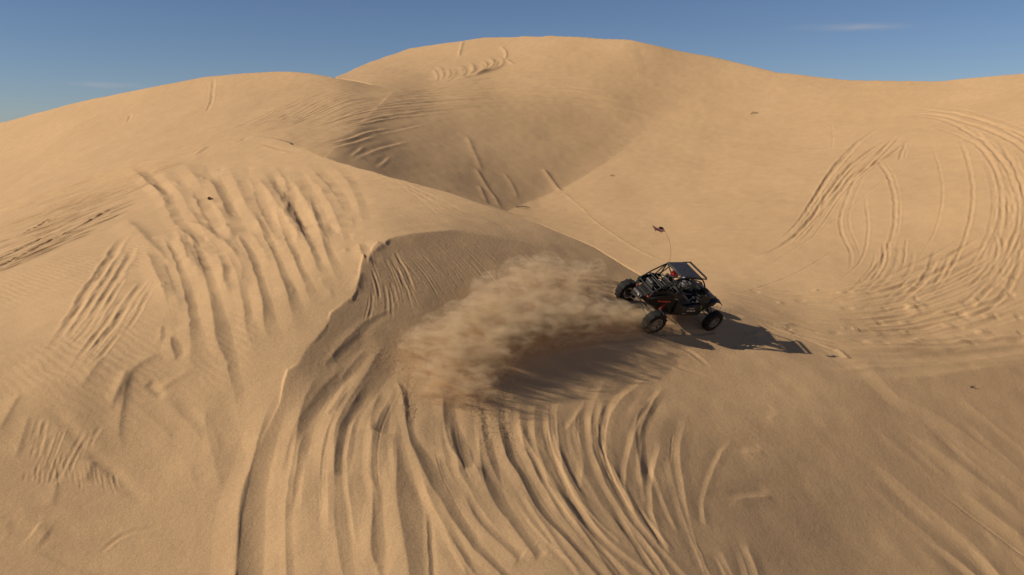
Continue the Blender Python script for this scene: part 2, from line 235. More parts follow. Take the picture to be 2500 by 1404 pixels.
4792,4786,4785,4787,4791,4796,4800,4804,4806,4807,6741,6656,6572,6492,6417,6349,6289,6239,6198,6168,6151,6137,6122,6108,6094,6078,6062,6045,6029,6015,6000,5985,5976,5972,5968,5965,5960,5957,5946,5913,
5858,5787,5704,5614,5520,5427,5337,5254,5179,5114,5059,5015,4982,4958,4943,4936,4934,4936,4942,4949,4956,4962,4968,4972,4976,6955,6860,6765,6672,6584,6501,6427,6363,6313,6278,6262,6248,6233,6219,6204,
6189,6173,6157,6144,6130,6116,6102,6092,6087,6083,6079,6073,6071,6062,6020,5959,5885,5801,5712,5621,5532,5447,5370,5300,5240,5191,5152,5123,5103,5092,5087,5088,5093,5100,5108,5117,5124,5131,5137,5142,
7176,7069,6962,6857,6754,6657,6567,6490,6429,6389,6373,6360,6345,6330,6315,6300,6284,6269,6255,6242,6229,6218,6209,6201,6197,6193,6188,6185,6167,6123,6061,5988,5907,5821,5735,5651,5571,5499,5434,5380,
5335,5300,5274,5257,5248,5245,5247,5253,5260,5269,5278,5286,5293,5299,5304,7407,7288,7169,7050,6933,6820,6716,6624,6550,6502,6483,6470,6456,6441,6426,6411,6396,6381,6367,6354,6343,6335,6327,6319,6312,
6306,6302,6296,6268,6226,6168,6099,6023,5943,5862,5783,5709,5641,5581,5531,5489,5457,5434,5419,5411,5408,5410,5415,5422,5430,5438,5445,5452,5458,5463,7650,7519,7388,7256,7125,6997,6876,6769,6683,6625,
6604,6588,6572,6556,6541,6525,6510,6494,6479,6466,6457,6450,6444,6438,6431,6424,6419,6415,6385,6342,6288,6224,6153,6078,6002,5928,5859,5795,5739,5692,5653,5623,5601,5587,5578,5575,5576,5580,5585,5591,
5598,5604,5609,5614,5618,7906,7763,7619,7475,7332,7189,7052,6930,6832,6768,6745,6728,6709,6691,6673,6655,6637,6620,6603,6589,6578,6570,6563,6556,6550,6543,6537,6530,6508,6472,6424,6365,6299,6228,6157,
6087,6021,5961,5907,5862,5825,5796,5774,5759,5749,5745,5744,5745,5748,5752,5756,5760,5764,5767,5770,8174,8021,7865,7708,7551,7394,7243,7108,7000,6929,6905,6888,6869,6850,6832,6812,6793,6774,6755,6739,
6727,6717,6708,6699,6690,6681,6672,6666,6654,6626,6582,6526,6462,6394,6325,6257,6194,6135,6084,6039,6003,5973,5951,5934,5923,5916,5913,5911,5912,5913,5915,5917,5918,5919,5921,8457,8294,8128,7959,7789,
7620,7457,7310,7190,7112,7088,7070,7051,7033,7014,6995,6977,6958,6941,6926,6915,6907,6900,6894,6888,6883,6878,6874,6854,6817,6767,6708,6642,6574,6505,6438,6375,6318,6266,6222,6185,6154,6130,6112,6099,
6089,6083,6079,6076,6075,6074,6073,6072,6071,6070,8755,8584,8411,8235,8056,7878,7706,7547,7412,7317,7287,7276,7258,7242,7226,7209,7191,7174,7158,7145,7137,7131,7127,7123,7119,7116,7113,7111,7078,7028,
6969,6903,6834,6763,6693,6626,6563,6505,6453,6408,6370,6338,6312,6292,6276,6264,6254,6247,6242,6237,6233,6230,6226,6223,6220,9067,8893,8716,8537,8355,8175,7999,7836,7694,7586,7533,7519,7501,7484,7467,
7449,7432,7414,7397,7383,7374,7367,7361,7355,7350,7343,7337,7326,7288,7234,7170,7101,7029,6957,6886,6817,6754,6695,6643,6597,6557,6524,6496,6473,6454,6439,6427,6417,6409,6401,6395,6388,6383,6377,6372,
9390,9217,9041,8863,8684,8507,8337,8179,8042,7935,7866,7828,7800,7777,7755,7733,7712,7691,7671,7653,7637,7624,7611,7598,7585,7569,7551,7526,7485,7430,7366,7296,7223,7150,7078,7010,6945,6886,6833,6786,
6745,6710,6680,6655,6634,6616,6602,6589,6577,6567,6558,6549,6541,6533,6526,9723,9553,9381,9209,9036,8867,8706,8557,8427,8322,8243,8188,8147,8113,8083,8054,8026,7997,7970,7944,7919,7896,7872,7848,7823,
7795,7763,7726,7679,7622,7557,7487,7414,7341,7270,7201,7136,7077,7023,6975,6933,6897,6865,6838,6815,6795,6777,6762,6748,6736,6724,6713,6702,6692,6683,10059,9895,9730,9565,9401,9242,9091,8952,8829,8725,
8641,8576,8523,8479,8438,8399,8360,8322,8284,8247,8211,8175,8139,8102,8063,8022,7977,7928,7874,7813,7746,7676,7603,7530,7458,7390,7326,7266,7212,7164,7121,7083,7050,7021,6996,6974,6955,6937,6921,6907,
6893,6879,6867,6855,6843,10396,10238,10081,9925,9771,9622,9480,9349,9232,9130,9044,8972,8911,8857,8806,8754,8704,8654,8604,8555,8506,8457,8407,8357,8305,8250,8194,8134,8072,8005,7935,7863,7789,7716,7645,
7577,7513,7454,7400,7351,7308,7269,7235,7205,7179,7155,7134,7114,7096,7080,7064,7049,7034,7020,7006,10729,10579,10430,10282,10137,9997,9864,9741,9629,9529,9441,9364,9296,9234,9172,9109,9046,8984,8922,8860,
8798,8736,8673,8609,8544,8478,8411,8342,8271,8198,8124,8049,7974,7901,7830,7762,7699,7640,7587,7538,7495,7455,7421,7390,7362,7337,7314,7293,7273,7255,7237,7221,7204,7189,7173,11058,10915,10773,10632,10495,
10364,10238,10121,10013,9914,9824,9743,9668,9596,9525,9453,9379,9306,9232,9158,9084,9009,8934,8858,8781,8704,8626,8548,8470,8391,8313,8235,8159,8085,8014,7947,7884,7826,7773,7724,7681,7641,7606,7574,7546,
7520,7495,7473,7452,7432,7413,7395,7377,7360,7343,11383,11245,11109,10975,10845,10720,10601,10488,10382,10284,10192,10106,10025,9945,9865,9784,9702,9618,9534,9449,9363,9276,9189,9102,9015,8928,8841,8754,8669,8585,
8502,8421,8343,8268,8197,8130,8068,8010,7958,7910,7866,7827,7791,7759,7730,7703,7678,7654,7632,7611,7590,7571,7552,7533,7515,11705,11572,11441,11312,11187,11067,10952,10843,10739,10640,10547,10457,10369,10282,10194,
10105,10014,9922,9827,9732,9635,9538,9441,9343,9246,9149,9054,8961,8869,8779,8693,8609,8529,8453,8381,8314,8252,8195,8143,8095,8052,8012,7976,7944,7914,7886,7860,7836,7812,7790,7769,7748,7728,7708,7689,
12026,11897,11770,11645,11524,11408,11296,11188,11085,10986,10891,10797,10704,10610,10516,10419,10320,10219,10115,10010,9904,9797,9689,9582,9476,9371,9268,9168,9070,8976,8885,8798,8716,8639,8566,8499,8437,8380,8328,8280,
8237,8197,8161,8128,8098,8069,8043,8017,7993,7970,7948,7926,7906,7885,7865,12349,12222,12098,11976,11859,11745,11635,11530,11427,11328,11229,11132,11034,10935,10834,10730,10623,10513,10401,10287,10171,10054,9938,9821,9706,
9593,9483,9376,9272,9173,9079,8989,8905,8826,8752,8684,8622,8565,8512,8465,8422,8382,8346,8313,8282,8253,8225,8199,8174,8151,8127,8105,8083,8062,8041'''),
    (360, 410, 62, 37, '''1495,1669,1844,2019,2193,2365,2533,2693,2842,2975,3090,3181,3246,3283,3293,3278,3242,3190,3126,3053,2973,2888,2801,2713,2626,2541,2462,2389,2323,2267,2220,2184,2158,2142,2135,2135,2143,2156,2173,2191,
2211,2231,2250,2268,2283,2297,2309,2319,2329,2337,2345,2353,2362,2372,2383,2395,2410,2426,2444,2463,2485,2507,1805,1978,2152,2326,2499,2669,2834,2990,3134,3262,3369,3451,3505,3529,3525,3496,3447,3386,
3318,3244,3164,3080,2994,2907,2820,2735,2653,2576,2506,2444,2390,2347,2313,2290,2277,2272,2274,2283,2296,2312,2330,2348,2365,2382,2397,2410,2421,2432,2441,2450,2459,2469,2479,2491,2504,2518,2535,2553,
2573,2594,2617,2640,2116,2289,2461,2634,2805,2973,3135,3288,3428,3549,3649,3720,3761,3770,3747,3703,3639,3569,3502,3428,3349,3268,3185,3100,3014,2928,2845,2765,2690,2621,2561,2510,2468,2437,2417,2406,
2403,2408,2418,2431,2447,2463,2479,2495,2509,2521,2533,2543,2553,2563,2573,2584,2595,2609,2624,2641,2659,2680,2702,2725,2750,2775,2429,2600,2771,2942,3111,3277,3436,3584,3718,3832,3920,3977,3999,3985,
3936,3878,3800,3723,3665,3596,3516,3444,3367,3287,3203,3119,3036,2953,2874,2799,2731,2671,2621,2582,2554,2537,2529,2530,2536,2548,2561,2577,2592,2606,2619,2631,2642,2652,2662,2672,2683,2695,2709,2724,
2742,2761,2782,2805,2830,2856,2884,2911,2743,2912,3081,3249,3416,3578,3732,3874,3999,4101,4173,4206,4187,4127,4051,3990,3927,3857,3791,3724,3655,3596,3526,3455,3378,3301,3220,3137,3056,2976,2901,2831,
2771,2723,2688,2664,2652,2649,2653,2662,2675,2689,2703,2716,2728,2738,2748,2757,2766,2777,2789,2802,2818,2835,2855,2877,2901,2928,2956,2986,3016,3048,3055,3221,3387,3553,3716,3873,4019,4150,4261,4344,
4393,4397,4333,4248,4183,4111,4047,3984,3916,3850,3783,3715,3652,3589,3525,3461,3389,3311,3232,3151,3069,2988,2918,2862,2819,2790,2773,2766,2768,2776,2788,2801,2814,2825,2835,2843,2850,2857,2865,2875,
2887,2902,2919,2939,2961,2987,3015,3045,3078,3112,3147,3182,3364,3526,3688,3849,4006,4156,4292,4408,4497,4551,4562,4525,4450,4380,4306,4238,4170,4105,4041,3976,3912,3846,3778,3714,3653,3591,3532,3467,
3398,3321,3239,3145,3065,3004,2955,2920,2897,2886,2885,2893,2904,2916,2927,2935,2941,2945,2947,2951,2956,2964,2976,2991,3010,3032,3058,3087,3119,3155,3192,3232,3272,3313,3665,3821,3978,4133,4283,4423,
4547,4646,4712,4735,4708,4640,4572,4502,4434,4365,4295,4227,4161,4099,4038,3977,3914,3851,3788,3727,3670,3612,3551,3486,3415,3307,3225,3165,3109,3063,3031,3014,3011,3017,3028,3039,3046,3050,3049,3046,
3041,3038,3038,3043,3053,3069,3089,3113,3142,3175,3213,3254,3298,3344,3391,3438,3955,4105,4254,4401,4543,4672,4782,4862,4903,4892,4826,4757,4691,4624,4556,4487,4418,4351,4287,4223,4160,4100,4041,3985,
3930,3872,3812,3752,3693,3634,3581,3519,3451,3376,3295,3233,3186,3158,3150,3155,3165,3173,3175,3170,3160,3147,3132,3119,3111,3109,3116,3131,3153,3179,3210,3249,3293,3342,3394,3448,3502,3557,4231,4371,
4512,4650,4781,4897,4990,5049,5059,5015,4941,4877,4810,4744,4678,4611,4541,4473,4410,4345,4280,4217,4159,4107,4058,4010,3959,3902,3843,3785,3730,3681,3630,3577,3513,3444,3374,3328,3310,3312,3319,3321,
3313,3297,3276,3250,3221,3195,3175,3163,3161,3171,3197,3224,3260,3306,3360,3418,3480,3543,3606,3669,4489,4619,4749,4875,4993,5095,5171,5208,5187,5119,5060,4994,4930,4867,4802,4737,4673,4614,4555,4493,
4425,4357,4294,4235,4178,4125,4075,4028,3981,3934,3888,3844,3803,3762,3720,3670,3611,3544,3499,3491,3488,3477,3455,3425,3392,3356,3314,3276,3241,3211,3181,3170,3207,3245,3290,3350,3416,3485,3558,3631,
3703,3775,4729,4847,4963,5076,5178,5261,5316,5328,5284,5230,5171,5107,5049,4996,4941,4882,4820,4759,4699,4640,4579,4515,4450,4385,4321,4257,4195,4140,4094,4052,4012,3976,3944,3908,3873,3840,3806,3765,
3712,3678,3644,3614,3580,3540,3500,3461,3422,3382,3343,3306,3273,3236,3214,3256,3315,3388,3466,3548,3631,3714,3795,3874,4949,5053,5155,5252,5337,5402,5437,5425,5384,5341,5289,5244,5202,5154,5102,5048,
4990,4925,4858,4792,4728,4666,4607,4549,4489,4428,4364,4303,4248,4197,4147,4098,4057,4022,3990,3957,3924,3888,3848,3799,3755,3716,3680,3646,3607,3567,3527,3487,3448,3409,3372,3337,3297,3316,3368,3440,
3523,3612,3703,3794,3882,3969,5151,5241,5328,5408,5476,5523,5540,5518,5490,5456,5417,5370,5321,5277,5235,5192,5147,5096,5039,4976,4911,4847,4786,4727,4668,4608,4546,4485,4427,4375,4326,4274,4222,4175,
4135,4098,4059,4015,3969,3925,3882,3839,3798,3756,3715,3674,3633,3593,3553,3513,3473,3434,3399,3405,3445,3511,3593,3684,3779,3874,3969,4062,5337,5413,5485,5550,5601,5633,5639,5619,5599,5580,5561,5535,
5493,5437,5382,5329,5280,5232,5184,5134,5081,5025,4967,4908,4850,4791,4728,4663,4597,4535,4482,4433,4386,4336,4285,4235,4187,4139,4090,4040,3992,3949,3907,3866,3824,3782,3741,3700,3659,3619,3579,3538,
3498,3500,3534,3595,3674,3764,3861,3960,4059,4157,5510,5572,5631,5683,5723,5744,5739,5729,5717,5706,5697,5688,5672,5636,5583,5525,5465,5406,5350,5296,5243,5189,5133,5076,5018,4958,4895,4829,4761,4693,
4626,4564,4507,4455,4405,4355,4305,4255,4205,4156,4107,4060,4015,3973,3932,3891,3850,3808,3767,3725,3684,3644,3604,3601,3632,3688,3765,3854,3951,4052,4154,4255,5671,5722,5771,5812,5841,5854,5849,5844,
5841,5833,5822,5811,5799,5779,5749,5708,5660,5606,5551,5494,5438,5381,5321,5258,5193,5126,5059,4993,4928,4864,4799,4732,4663,4597,4540,4487,4433,4377,4324,4272,4223,4174,4127,4082,4040,3999,3958,3917,
3875,3834,3792,3750,3709,3705,3734,3788,3863,3951,4049,4151,4254,4357,5824,5866,5905,5938,5960,5967,5961,5958,5956,5955,5949,5938,5922,5902,5877,5847,5810,5765,5717,5667,5617,5565,5511,5451,5386,5317,
5244,5170,5097,5027,4958,4890,4820,4747,4676,4612,4555,4500,4445,4390,4338,4287,4239,4193,4150,4108,4067,4026,3984,3943,3901,3859,3816,3812,3839,3893,3967,4055,4153,4256,4360,4464,5969,6004,6036,6062,
6079,6080,6075,6073,6070,6066,6061,6051,6037,6020,5999,5976,5949,5913,5869,5823,5774,5726,5675,5621,5564,5503,5438,5366,5286,5201,5117,5038,4961,4884,4810,4741,4678,4621,4565,4510,4455,4403,4353,4306,
4261,4217,4176,4135,4094,4053,4011,3969,3927,3922,3949,4002,4076,4164,4263,4366,4471,4576,6109,6137,6162,6183,6194,6192,6188,6186,6186,6185,6182,6175,6161,6141,6121,6101,6081,6056,6024,5988,5950,5909,
5860,5802,5739,5677,5615,5553,5479,5394,5307,5221,5135,5048,4963,4883,4809,4745,4687,4631,4576,4523,4471,4420,4375,4332,4289,4247,4204,4162,4121,4080,4039,4034,4061,4114,4189,4278,4377,4481,4586,4692,
6245,6267,6287,6302,6308,6305,6302,6303,6303,6304,6302,6298,6294,6276,6252,6230,6208,6185,6159,6134,6109,6083,6051,6001,5937,5871,5805,5741,5670,5588,5504,5419,5335,5244,5147,5053,4963,4882,4814,4755,
4702,4649,4596,4544,4498,4455,4412,4369,4325,4281,4237,4194,4152,4147,4175,4229,4305,4396,4496,4600,4705,4810,6379,6397,6413,6425,6431,6424,6421,6419,6419,6418,6415,6413,6411,6407,6388,6366,6344,6318,
6291,6266,6240,6216,6192,6157,6107,6050,5991,5929,5861,5785,5704,5621,5538,5453,5359,5261,5164,5073,4990,4917,4850,4788,4729,4674,4623,4577,4533,4490,4446,4403,4360,4316,4273,4265,4292,4347,4425,4517,
4618,4722,4826,4928,6511,6525,6539,6550,6557,6551,6544,6540,6536,6533,6531,6529,6525,6520,6510,6494,6473,6450,6424,6399,6374,6348,6318,6283,6241,6191,6138,6080,6019,5952,5882,5808,5731,5651,5568,5479,
5389,5299,5212,5130,5051,4977,4906,4840,4778,4721,4667,4616,4567,4519,4474,4431,4388,4382,4411,4469,4548,4641,4743,4845,4945,5045,6643,6652,6661,6667,6670,6663,6657,6654,6651,6648,6645,6643,6640,6634,
6623,6607,6589,6568,6546,6523,6499,6475,6448,6413,6370,6322,6270,6214,6154,6090,6025,5958,5891,5821,5748,5671,5591,5510,5430,5352,5275,5199,5124,5051,4981,4914,4850,4787,4726,4667,4610,4555,4504,4506,
4541,4600,4678,4768,4865,4964,5061,5156,6778,6781,6784,6785,6784,6778,6772,6769,6765,6763,6760,6758,6755,6749,6738,6723,6704,6684,6662,6640,6619,6596,6571,6538,6497,6450,6400,6346,6288,6225,6161,6095,
6028,5961,5892,5823,5753,5682,5613,5544,5476,5407,5338,5270,5203,5137,5072,5008,4942,4876,4811,4745,4682,4674,4701,4752,4822,4904,4992,5084,5175,5265,6921,6918,6914,6909,6901,6893,6887,6883,6880,6877,
6874,6872,6869,6864,6853,6837,6819,6798,6776,6755,6734,6713,6689,6658,6619,6574,6526,6475,6419,6359,6296,6232,6166,6100,6031,5962,5893,5826,5762,5700,5639,5578,5517,5456,5395,5336,5276,5217,5155,5093,
5031,4967,4902,4877,4888,4924,4981,5051,5128,5210,5293,5376,7078,7070,7060,7050,7038,7026,7017,7009,7002,6996,6991,6988,6984,6978,6967,6952,6934,6914,6892,6870,6849,6828,6805,6777,6741,6699,6652,6603,
6549,6492,6431,6368,6304,6238,6172,6103,6033,5965,5901,5840,5781,5723,5666,5611,5556,5502,5448,5394,5338,5281,5224,5165,5110,5083,5083,5107,5150,5207,5273,5344,5418,5492,7251,7239,7226,7212,7198,7183,
7169,7156,7144,7133,7124,7116,7107,7097,7083,7067,7048,7027,7004,6981,6959,6935,6911,6882,6848,6808,6764,6717,6666,6611,6553,6491,6428,6363,6297,6230,6162,6096,6033,5973,5916,5861,5808,5756,5706,5656,
5607,5557,5506,5453,5400,5350,5307,5282,5277,5293,5325,5370,5425,5485,5548,5613,7442,7426,7410,7394,7377,7359,7340,7321,7304,7287,7272,7258,7243,7227,7210,7190,7168,7145,7120,7095,7069,7043,7016,6985,
6950,6912,6869,6822,6772,6719,6662,6603,6541,6478,6414,6349,6284,6221,6161,6103,6048,5996,5945,5897,5850,5805,5760,5714,5667,5619,5572,5529,5494,5472,5466,5476,5500,5535,5580,5630,5684,5739,7647,7628,
7609,7590,7570,7549,7525,7502,7479,7456,7435,7414,7393,7372,7349,7325,7299,7273,7244,7216,7186,7157,7126,7093,7056,7016,6973,6927,6877,6825,6769,6712,6652,6591,6529,6467,6406,6346,6288,6233,6181,6131,
6083,6038,5994,5951,5909,5868,5825,5781,5740,5703,5674,5655,5648,5655,5672,5700,5736,5778,5822,5869,7864,7843,7820,7798,7774,7749,7722,7694,7666,7639,7612,7585,7558,7531,7503,7473,7443,7412,7380,7347,
7314,7281,7246,7209,7170,7128,7083,7036,6987,6934,6880,6823,6766,6707,6648,6589,6530,6474,6419,6366,6316,6269,6223,6180,6138,6098,6058,6019,5980,5941,5905,5873,5848,5832,5825,5829,5842,5864,5892,5926,
5963,6001,8091,8066,8040,8014,7987,7958,7928,7896,7865,7832,7800,7768,7735,7702,7669,7635,7600,7564,7528,7491,7453,7415,7376,7335,7293,7249,7202,7154,7103,7051,6997,6942,6885,6829,6772,6715,6660,6606,
6554,6504,6456,6411,6367,6325,6285,6247,6209,6172,6135,6101,6069,6041,6019,6004,5997,5999,6008,6025,6047,6074,6105,6136,8323,8295,8267,8238,8207,8175,8141,8107,8071,8034,7998,7960,7923,7884,7846,7807,
7767,7726,7685,7644,7602,7559,7516,7472,7426,7379,7330,7280,7229,7176,7122,7068,7013,6957,6903,6848,6795,6744,6694,6646,6600,6557,6515,6474,6436,6398,6362,6327,6293,6261,6232,6207,6187,6172,6165,6165,
6171,6183,6201,6223,6247,6273,8559,8528,8497,8465,8432,8397,8360,8322,8283,8243,8201,8160,8117,8074,8031,7987,7942,7897,7852,7806,7760,7713,7665,7617,7568,7518,7467,7416,7363,7309,7256,7201,7147,7093,
7040,6988,6937,6887,6839,6793,6749,6707,6666,6627,6589,6553,6518,6484,6452,6422,6395,6371,6352,6338,6330,6327,6331,6340,6353,6370,6390,6411,8796,8763,8729,8695,8659,8621,8582,8541,8498,8454,8409,8363,
8317,8269,8221,8173,8124,8074,8024,7974,7923,7873,7821,7769,7717,7664,7611,7558,7504,7449,7395,7341,7288,7235,7183,7132,7082,7034,6988,6943,6901,6859,6820,6782,6745,6710,6676,6643,6612,6583,6557,6534,
6516,6501,6492,6488,6489,6495,6505,6518,6534,6551,9032,8997,8962,8925,8887,8846,8804,8760,8715,8667,8619,8569,8518,8467,8415,8362,8308,8254,8200,8146,8091,8036,7981,7926,7871,7815,7760,7704,7649,7594,
7539,7485,7432,7380,7328,7279,7230,7184,7139,7096,7054,7014,6976,6939,6903,6868,6835,6803,6773,6745,6719,6697,6678,6663,6652,6647,6646,6649,6656,6667,6679,6693,9266,9230,9193,9155,9114,9072,9027,8980,
8931,8881,8829,8775,8721,8665,8609,8552,8494,8436,8378,8319,8260,8202,8143,8085,8026,7968,7911,7853,7797,7741,7685,7631,7578,7526,7476,7427,7380,7334,7291,7249,7208,7169,7132,7095,7061,7027,6994,6963,
6933,6906,6881,6858,6839,6823,6812,6804,6801,6803,6807,6816,6826,6838'''),
]
def _pl(pts):
    p = np.array(pts, float)
    return lambda u: np.interp(u, p[:, 0], p[:, 1])
BRINK_LOBES = [p for p in BRINK if p[0] <= 620] + [(648, 1055), (682, 985), (690, 935), (700, 902), (734, 882), (750, 845), (776, 826), (797, 798), (806, 762), (836, 738), (860, 730), (871, 712), (879, 645), (887, 620), (901, 640), (908, 602), (922, 590), (942, 598), (960, 578)] + [p for p in BRINK if p[0] > 1000]
f_brink, f_crest, f_bcr, f_jl, f_ask = map(_pl, (BRINK_LOBES, CREST, BCR, JL, ASK))
def layer(u, v):
    S = (u > 571) & (v > f_brink(u)); C = (~S) & (v > f_crest(u)) & (u < 1600)
    M = (~S) & (~C) & (((u < 790) & (v > f_bcr(u))) | ((u >= 790) & (u < 960) & (v > f_bcr(u)) & (v < f_jl(u))))
    A = (~S) & (~C) & (~M) & (v > f_ask(u)) & (u > 700)
    return np.where(S, 3, np.where(C, 2, np.where(M, 1, np.where(A, 0, -1))))
class Sheet:
    def __init__(s, row):
        s.u0, s.v0, s.nu, s.nv, t = row
        s.w = np.array([float(q) for q in t.replace('\n', '').split(',')]).reshape(s.nv, s.nu) * 1e-5
    def __call__(s, u, v):
        x = np.clip((u - s.u0) / SHEET_STEP, 1.001, s.nu - 3.001); y = np.clip((v - s.v0) / SHEET_STEP, 1.001, s.nv - 3.001)
        i = np.floor(x).astype(int); j = np.floor(y).astype(int); fx = x - i; fy = y - j
        B = lambda f: ((1 - f) ** 3 / 6, (3 * f ** 3 - 6 * f * f + 4) / 6, (-3 * f ** 3 + 3 * f * f + 3 * f + 1) / 6, f ** 3 / 6)
        bx, by = B(fx), B(fy)
        out = 0
        for q in range(4):
            for p in range(4):
                out = out + by[q] * bx[p] * s.w[j - 1 + q, i - 1 + p]
        return out
SHEET_F = [Sheet(r) for r in SHEETS]

def face_range(az, e):
    """horizontal range of the first dune face met in direction (azimuth, slope e); nan = sky"""
    x, y, z = np.sin(az), np.cos(az), e
    fwd = y * CP - z * SP; up = y * SP + z * CP
    u = 1250 + FPX * x / fwd; v = 702 - FPX * up / fwd
    ly = layer(u, v)
    r = np.full(np.shape(u), np.nan)
    for k in range(4):
        m = ly == k
        if m.any():
            w = SHEET_F[k](u[m], v[m])
            r[m] = 1.0 / np.maximum(w, 1e-3) / fwd[m]      # camera depth 1/w -> horizontal range
    return r

# ------------------------------------------------------------------ terrain grid (polar, as fine as the ground is near)
NA = int(1500 * Q); NR = int(1700 * Q)
HALF = math.radians(38)
RMIN, RMAX = 10.5, 125.0
AZ_IN = np.linspace(-HALF, HALF, NA)
R_IN = np.exp(np.linspace(math.log(RMIN), math.log(RMAX), NR))
LR0 = math.log(RMIN); DLR = (math.log(RMAX) - LR0) / (NR - 1); DAZ = 2 * HALF / (NA - 1)

def assemble():
    ES = np.concatenate([np.linspace(-0.95, -0.2, 520), np.linspace(-0.2, 0.16, 620)[1:]])
    Z = np.empty((NR, NA))
    for c in range(NA):
        r = face_range(np.full(len(ES), AZ_IN[c]), ES)
        ok = ~np.isnan(r) & (r < 130)
        e = ES[ok]; r = r[ok]
        keep = np.concatenate([[True], r[1:] > np.maximum.accumulate(r)[:-1]])
        e = e[keep]; r = r[keep]; z = r * e
        # hidden ground between a crest and the next face that shows behind it
        jump = np.where(np.diff(r) > np.maximum(1.2, r[:-1] * 0.035))[0]
        rs, zs = [], []; last = 0
        for j in jump:
            rs.append(r[last:j + 1]); zs.append(z[last:j + 1])
            n = max(3, int((r[j + 1] - r[j]) / 0.3)); q = np.linspace(r[j], r[j + 1], n)[1:-1]
            a = z[j] - 0.52 * (q - r[j]); b = z[j + 1] - 0.30 * (r[j + 1] - q)
            h = np.clip(0.5 + 0.5 * (a - b) / 0.6, 0, 1)
            g = b + (a - b) * h + 0.6 * h * (1 - h)
            line = z[j] + (z[j + 1] - z[j]) * (q - r[j]) / (r[j + 1] - r[j])
            g = np.minimum(np.maximum(g, -11.5), line - 0.02)
            rs.append(q); zs.append(g); last = j + 1
        rs.append(r[last:]); zs.append(z[last:])
        r = np.concatenate(rs); z = np.concatenate(zs)
        # behind the skyline the dune rounds over and falls away
        q = np.arange(0.4, 30, 0.4)
        s0 = np.clip((z[-1] - z[-4]) / max(r[-1] - r[-4], 0.02), -0.3, 0.3) if len(r) > 4 else 0
        s0 = min(s0, e[-1])
        t = np.minimum(q, 6.0)
        fall = s0 * t + (-0.38 - s0) * t * t / 12.0 + (q - t) * -0.38
        r = np.concatenate([r, r[-1] + q]); z = np.concatenate([z, z[-1] + fall])
        zz = np.interp(R_IN, r, z)
        far = R_IN > r[-1]
        zz[far] = np.maximum(z[-1] - 0.3 * (R_IN[far] - r[-1]), -9)
        zz = np.maximum(zz, -13)
        near = R_IN < r[0]
        if near.any():
            k = min(len(r) - 1, 12); g = np.clip((z[k] - z[0]) / (r[k] - r[0]), -0.3, 0.5)
            zz[near] = z[0] + g * (R_IN[near] - r[0])
        Z[:, c] = zz
    return Z
ZIN = assemble()
# very light smoothing along azimuth hides the sampling of the profiles
for _ in range(2):
    ZIN[:, 1:-1] = 0.25 * ZIN[:, :-2] + 0.5 * ZIN[:, 1:-1] + 0.25 * ZIN[:, 2:]
    ZIN[1:-1] = 0.25 * ZIN[:-2] + 0.5 * ZIN[1:-1] + 0.25 * ZIN[2:]
PX = np.sin(AZ_IN)[None, :] * R_IN[:, None]
PY = np.cos(AZ_IN)[None, :] * R_IN[:, None]
# bed the buggy on its slope
_dx = PX - BO.x; _dy = PY - BO.y
_plane = BO.z - (BU.x * _dx + BU.y * _dy) / BU.z
_k = 1 - sstep(1.3, 3.0, np.hypot(_dx, _dy))
print('buggy bed misfit', float(np.abs((ZIN - _plane) * (_k > 0.9)).max()))
ZIN = ZIN * (1 - _k) + _plane * _k
ELEV = ZIN / R_IN[:, None]
_cm = np.maximum.accumulate(ELEV, axis=0)

def hit(u, v):
    """where a view ray meets the bare dune; returns x, y"""
    x, y, z = ray(u, v)
    h = math.hypot(x, y); e = z / h; a = math.atan2(x, y)
    c = min(max(int(round((a + HALF) / DAZ)), 0), NA - 1)
    col = _cm[:, c]
    i = min(max(int(np.searchsorted(col, e)), 1), NR - 1)
    t = (e - col[i - 1]) / max(col[i] - col[i - 1], 1e-9)
    r = math.exp(LR0 + DLR * (i - 1 + min(max(t, 0), 1)))
    return math.sin(a) * r, math.cos(a) * r
def ground(x, y):
    a = math.atan2(x, y); r = math.hypot(x, y)
    c = min(max((a + HALF) / DAZ, 0), NA - 1.001); i = min(max((math.log(r) - LR0) / DLR, 0), NR - 1.001)
    c0 = int(c); i0 = int(i); fc = c - c0; fi = i - i0
    return float((ZD[i0, c0] * (1 - fc) + ZD[i0, c0 + 1] * fc) * (1 - fi) + (ZD[i0 + 1, c0] * (1 - fc) + ZD[i0 + 1, c0 + 1] * fc) * fi)
ZD = ZIN.copy()          # receives the tracks, flutes and scallops
SMOOTH_IN = np.ones_like(ZD)
# ------------------------------------------------------------------ tracks, flutes, ridges left in the sand
def spline(pts, step=14.0):
    P = np.array(pts, float)
    if len(P) == 2:
        n = max(2, int(np.hypot(*(P[1] - P[0])[:2]) / step)); t = np.linspace(0, 1, n + 1)[:, None]
        return P[0] * (1 - t) + P[1] * t
    Pe = np.vstack([2 * P[0] - P[1], P, 2 * P[-1] - P[-2]]); out = []
    for i in range(1, len(Pe) - 2):
        a, b, c, d = Pe[i - 1:i + 3]; n = max(1, int(np.hypot(*(c - b)[:2]) / step))
        for k in range(n):
            t = k / n
            out.append(0.5 * ((2 * b) + (c - a) * t + (2 * a - 5 * b + 4 * c - d) * t * t + (3 * b - a - 3 * c + d) * t ** 3))
    out.append(P[-1]); return np.array(out)

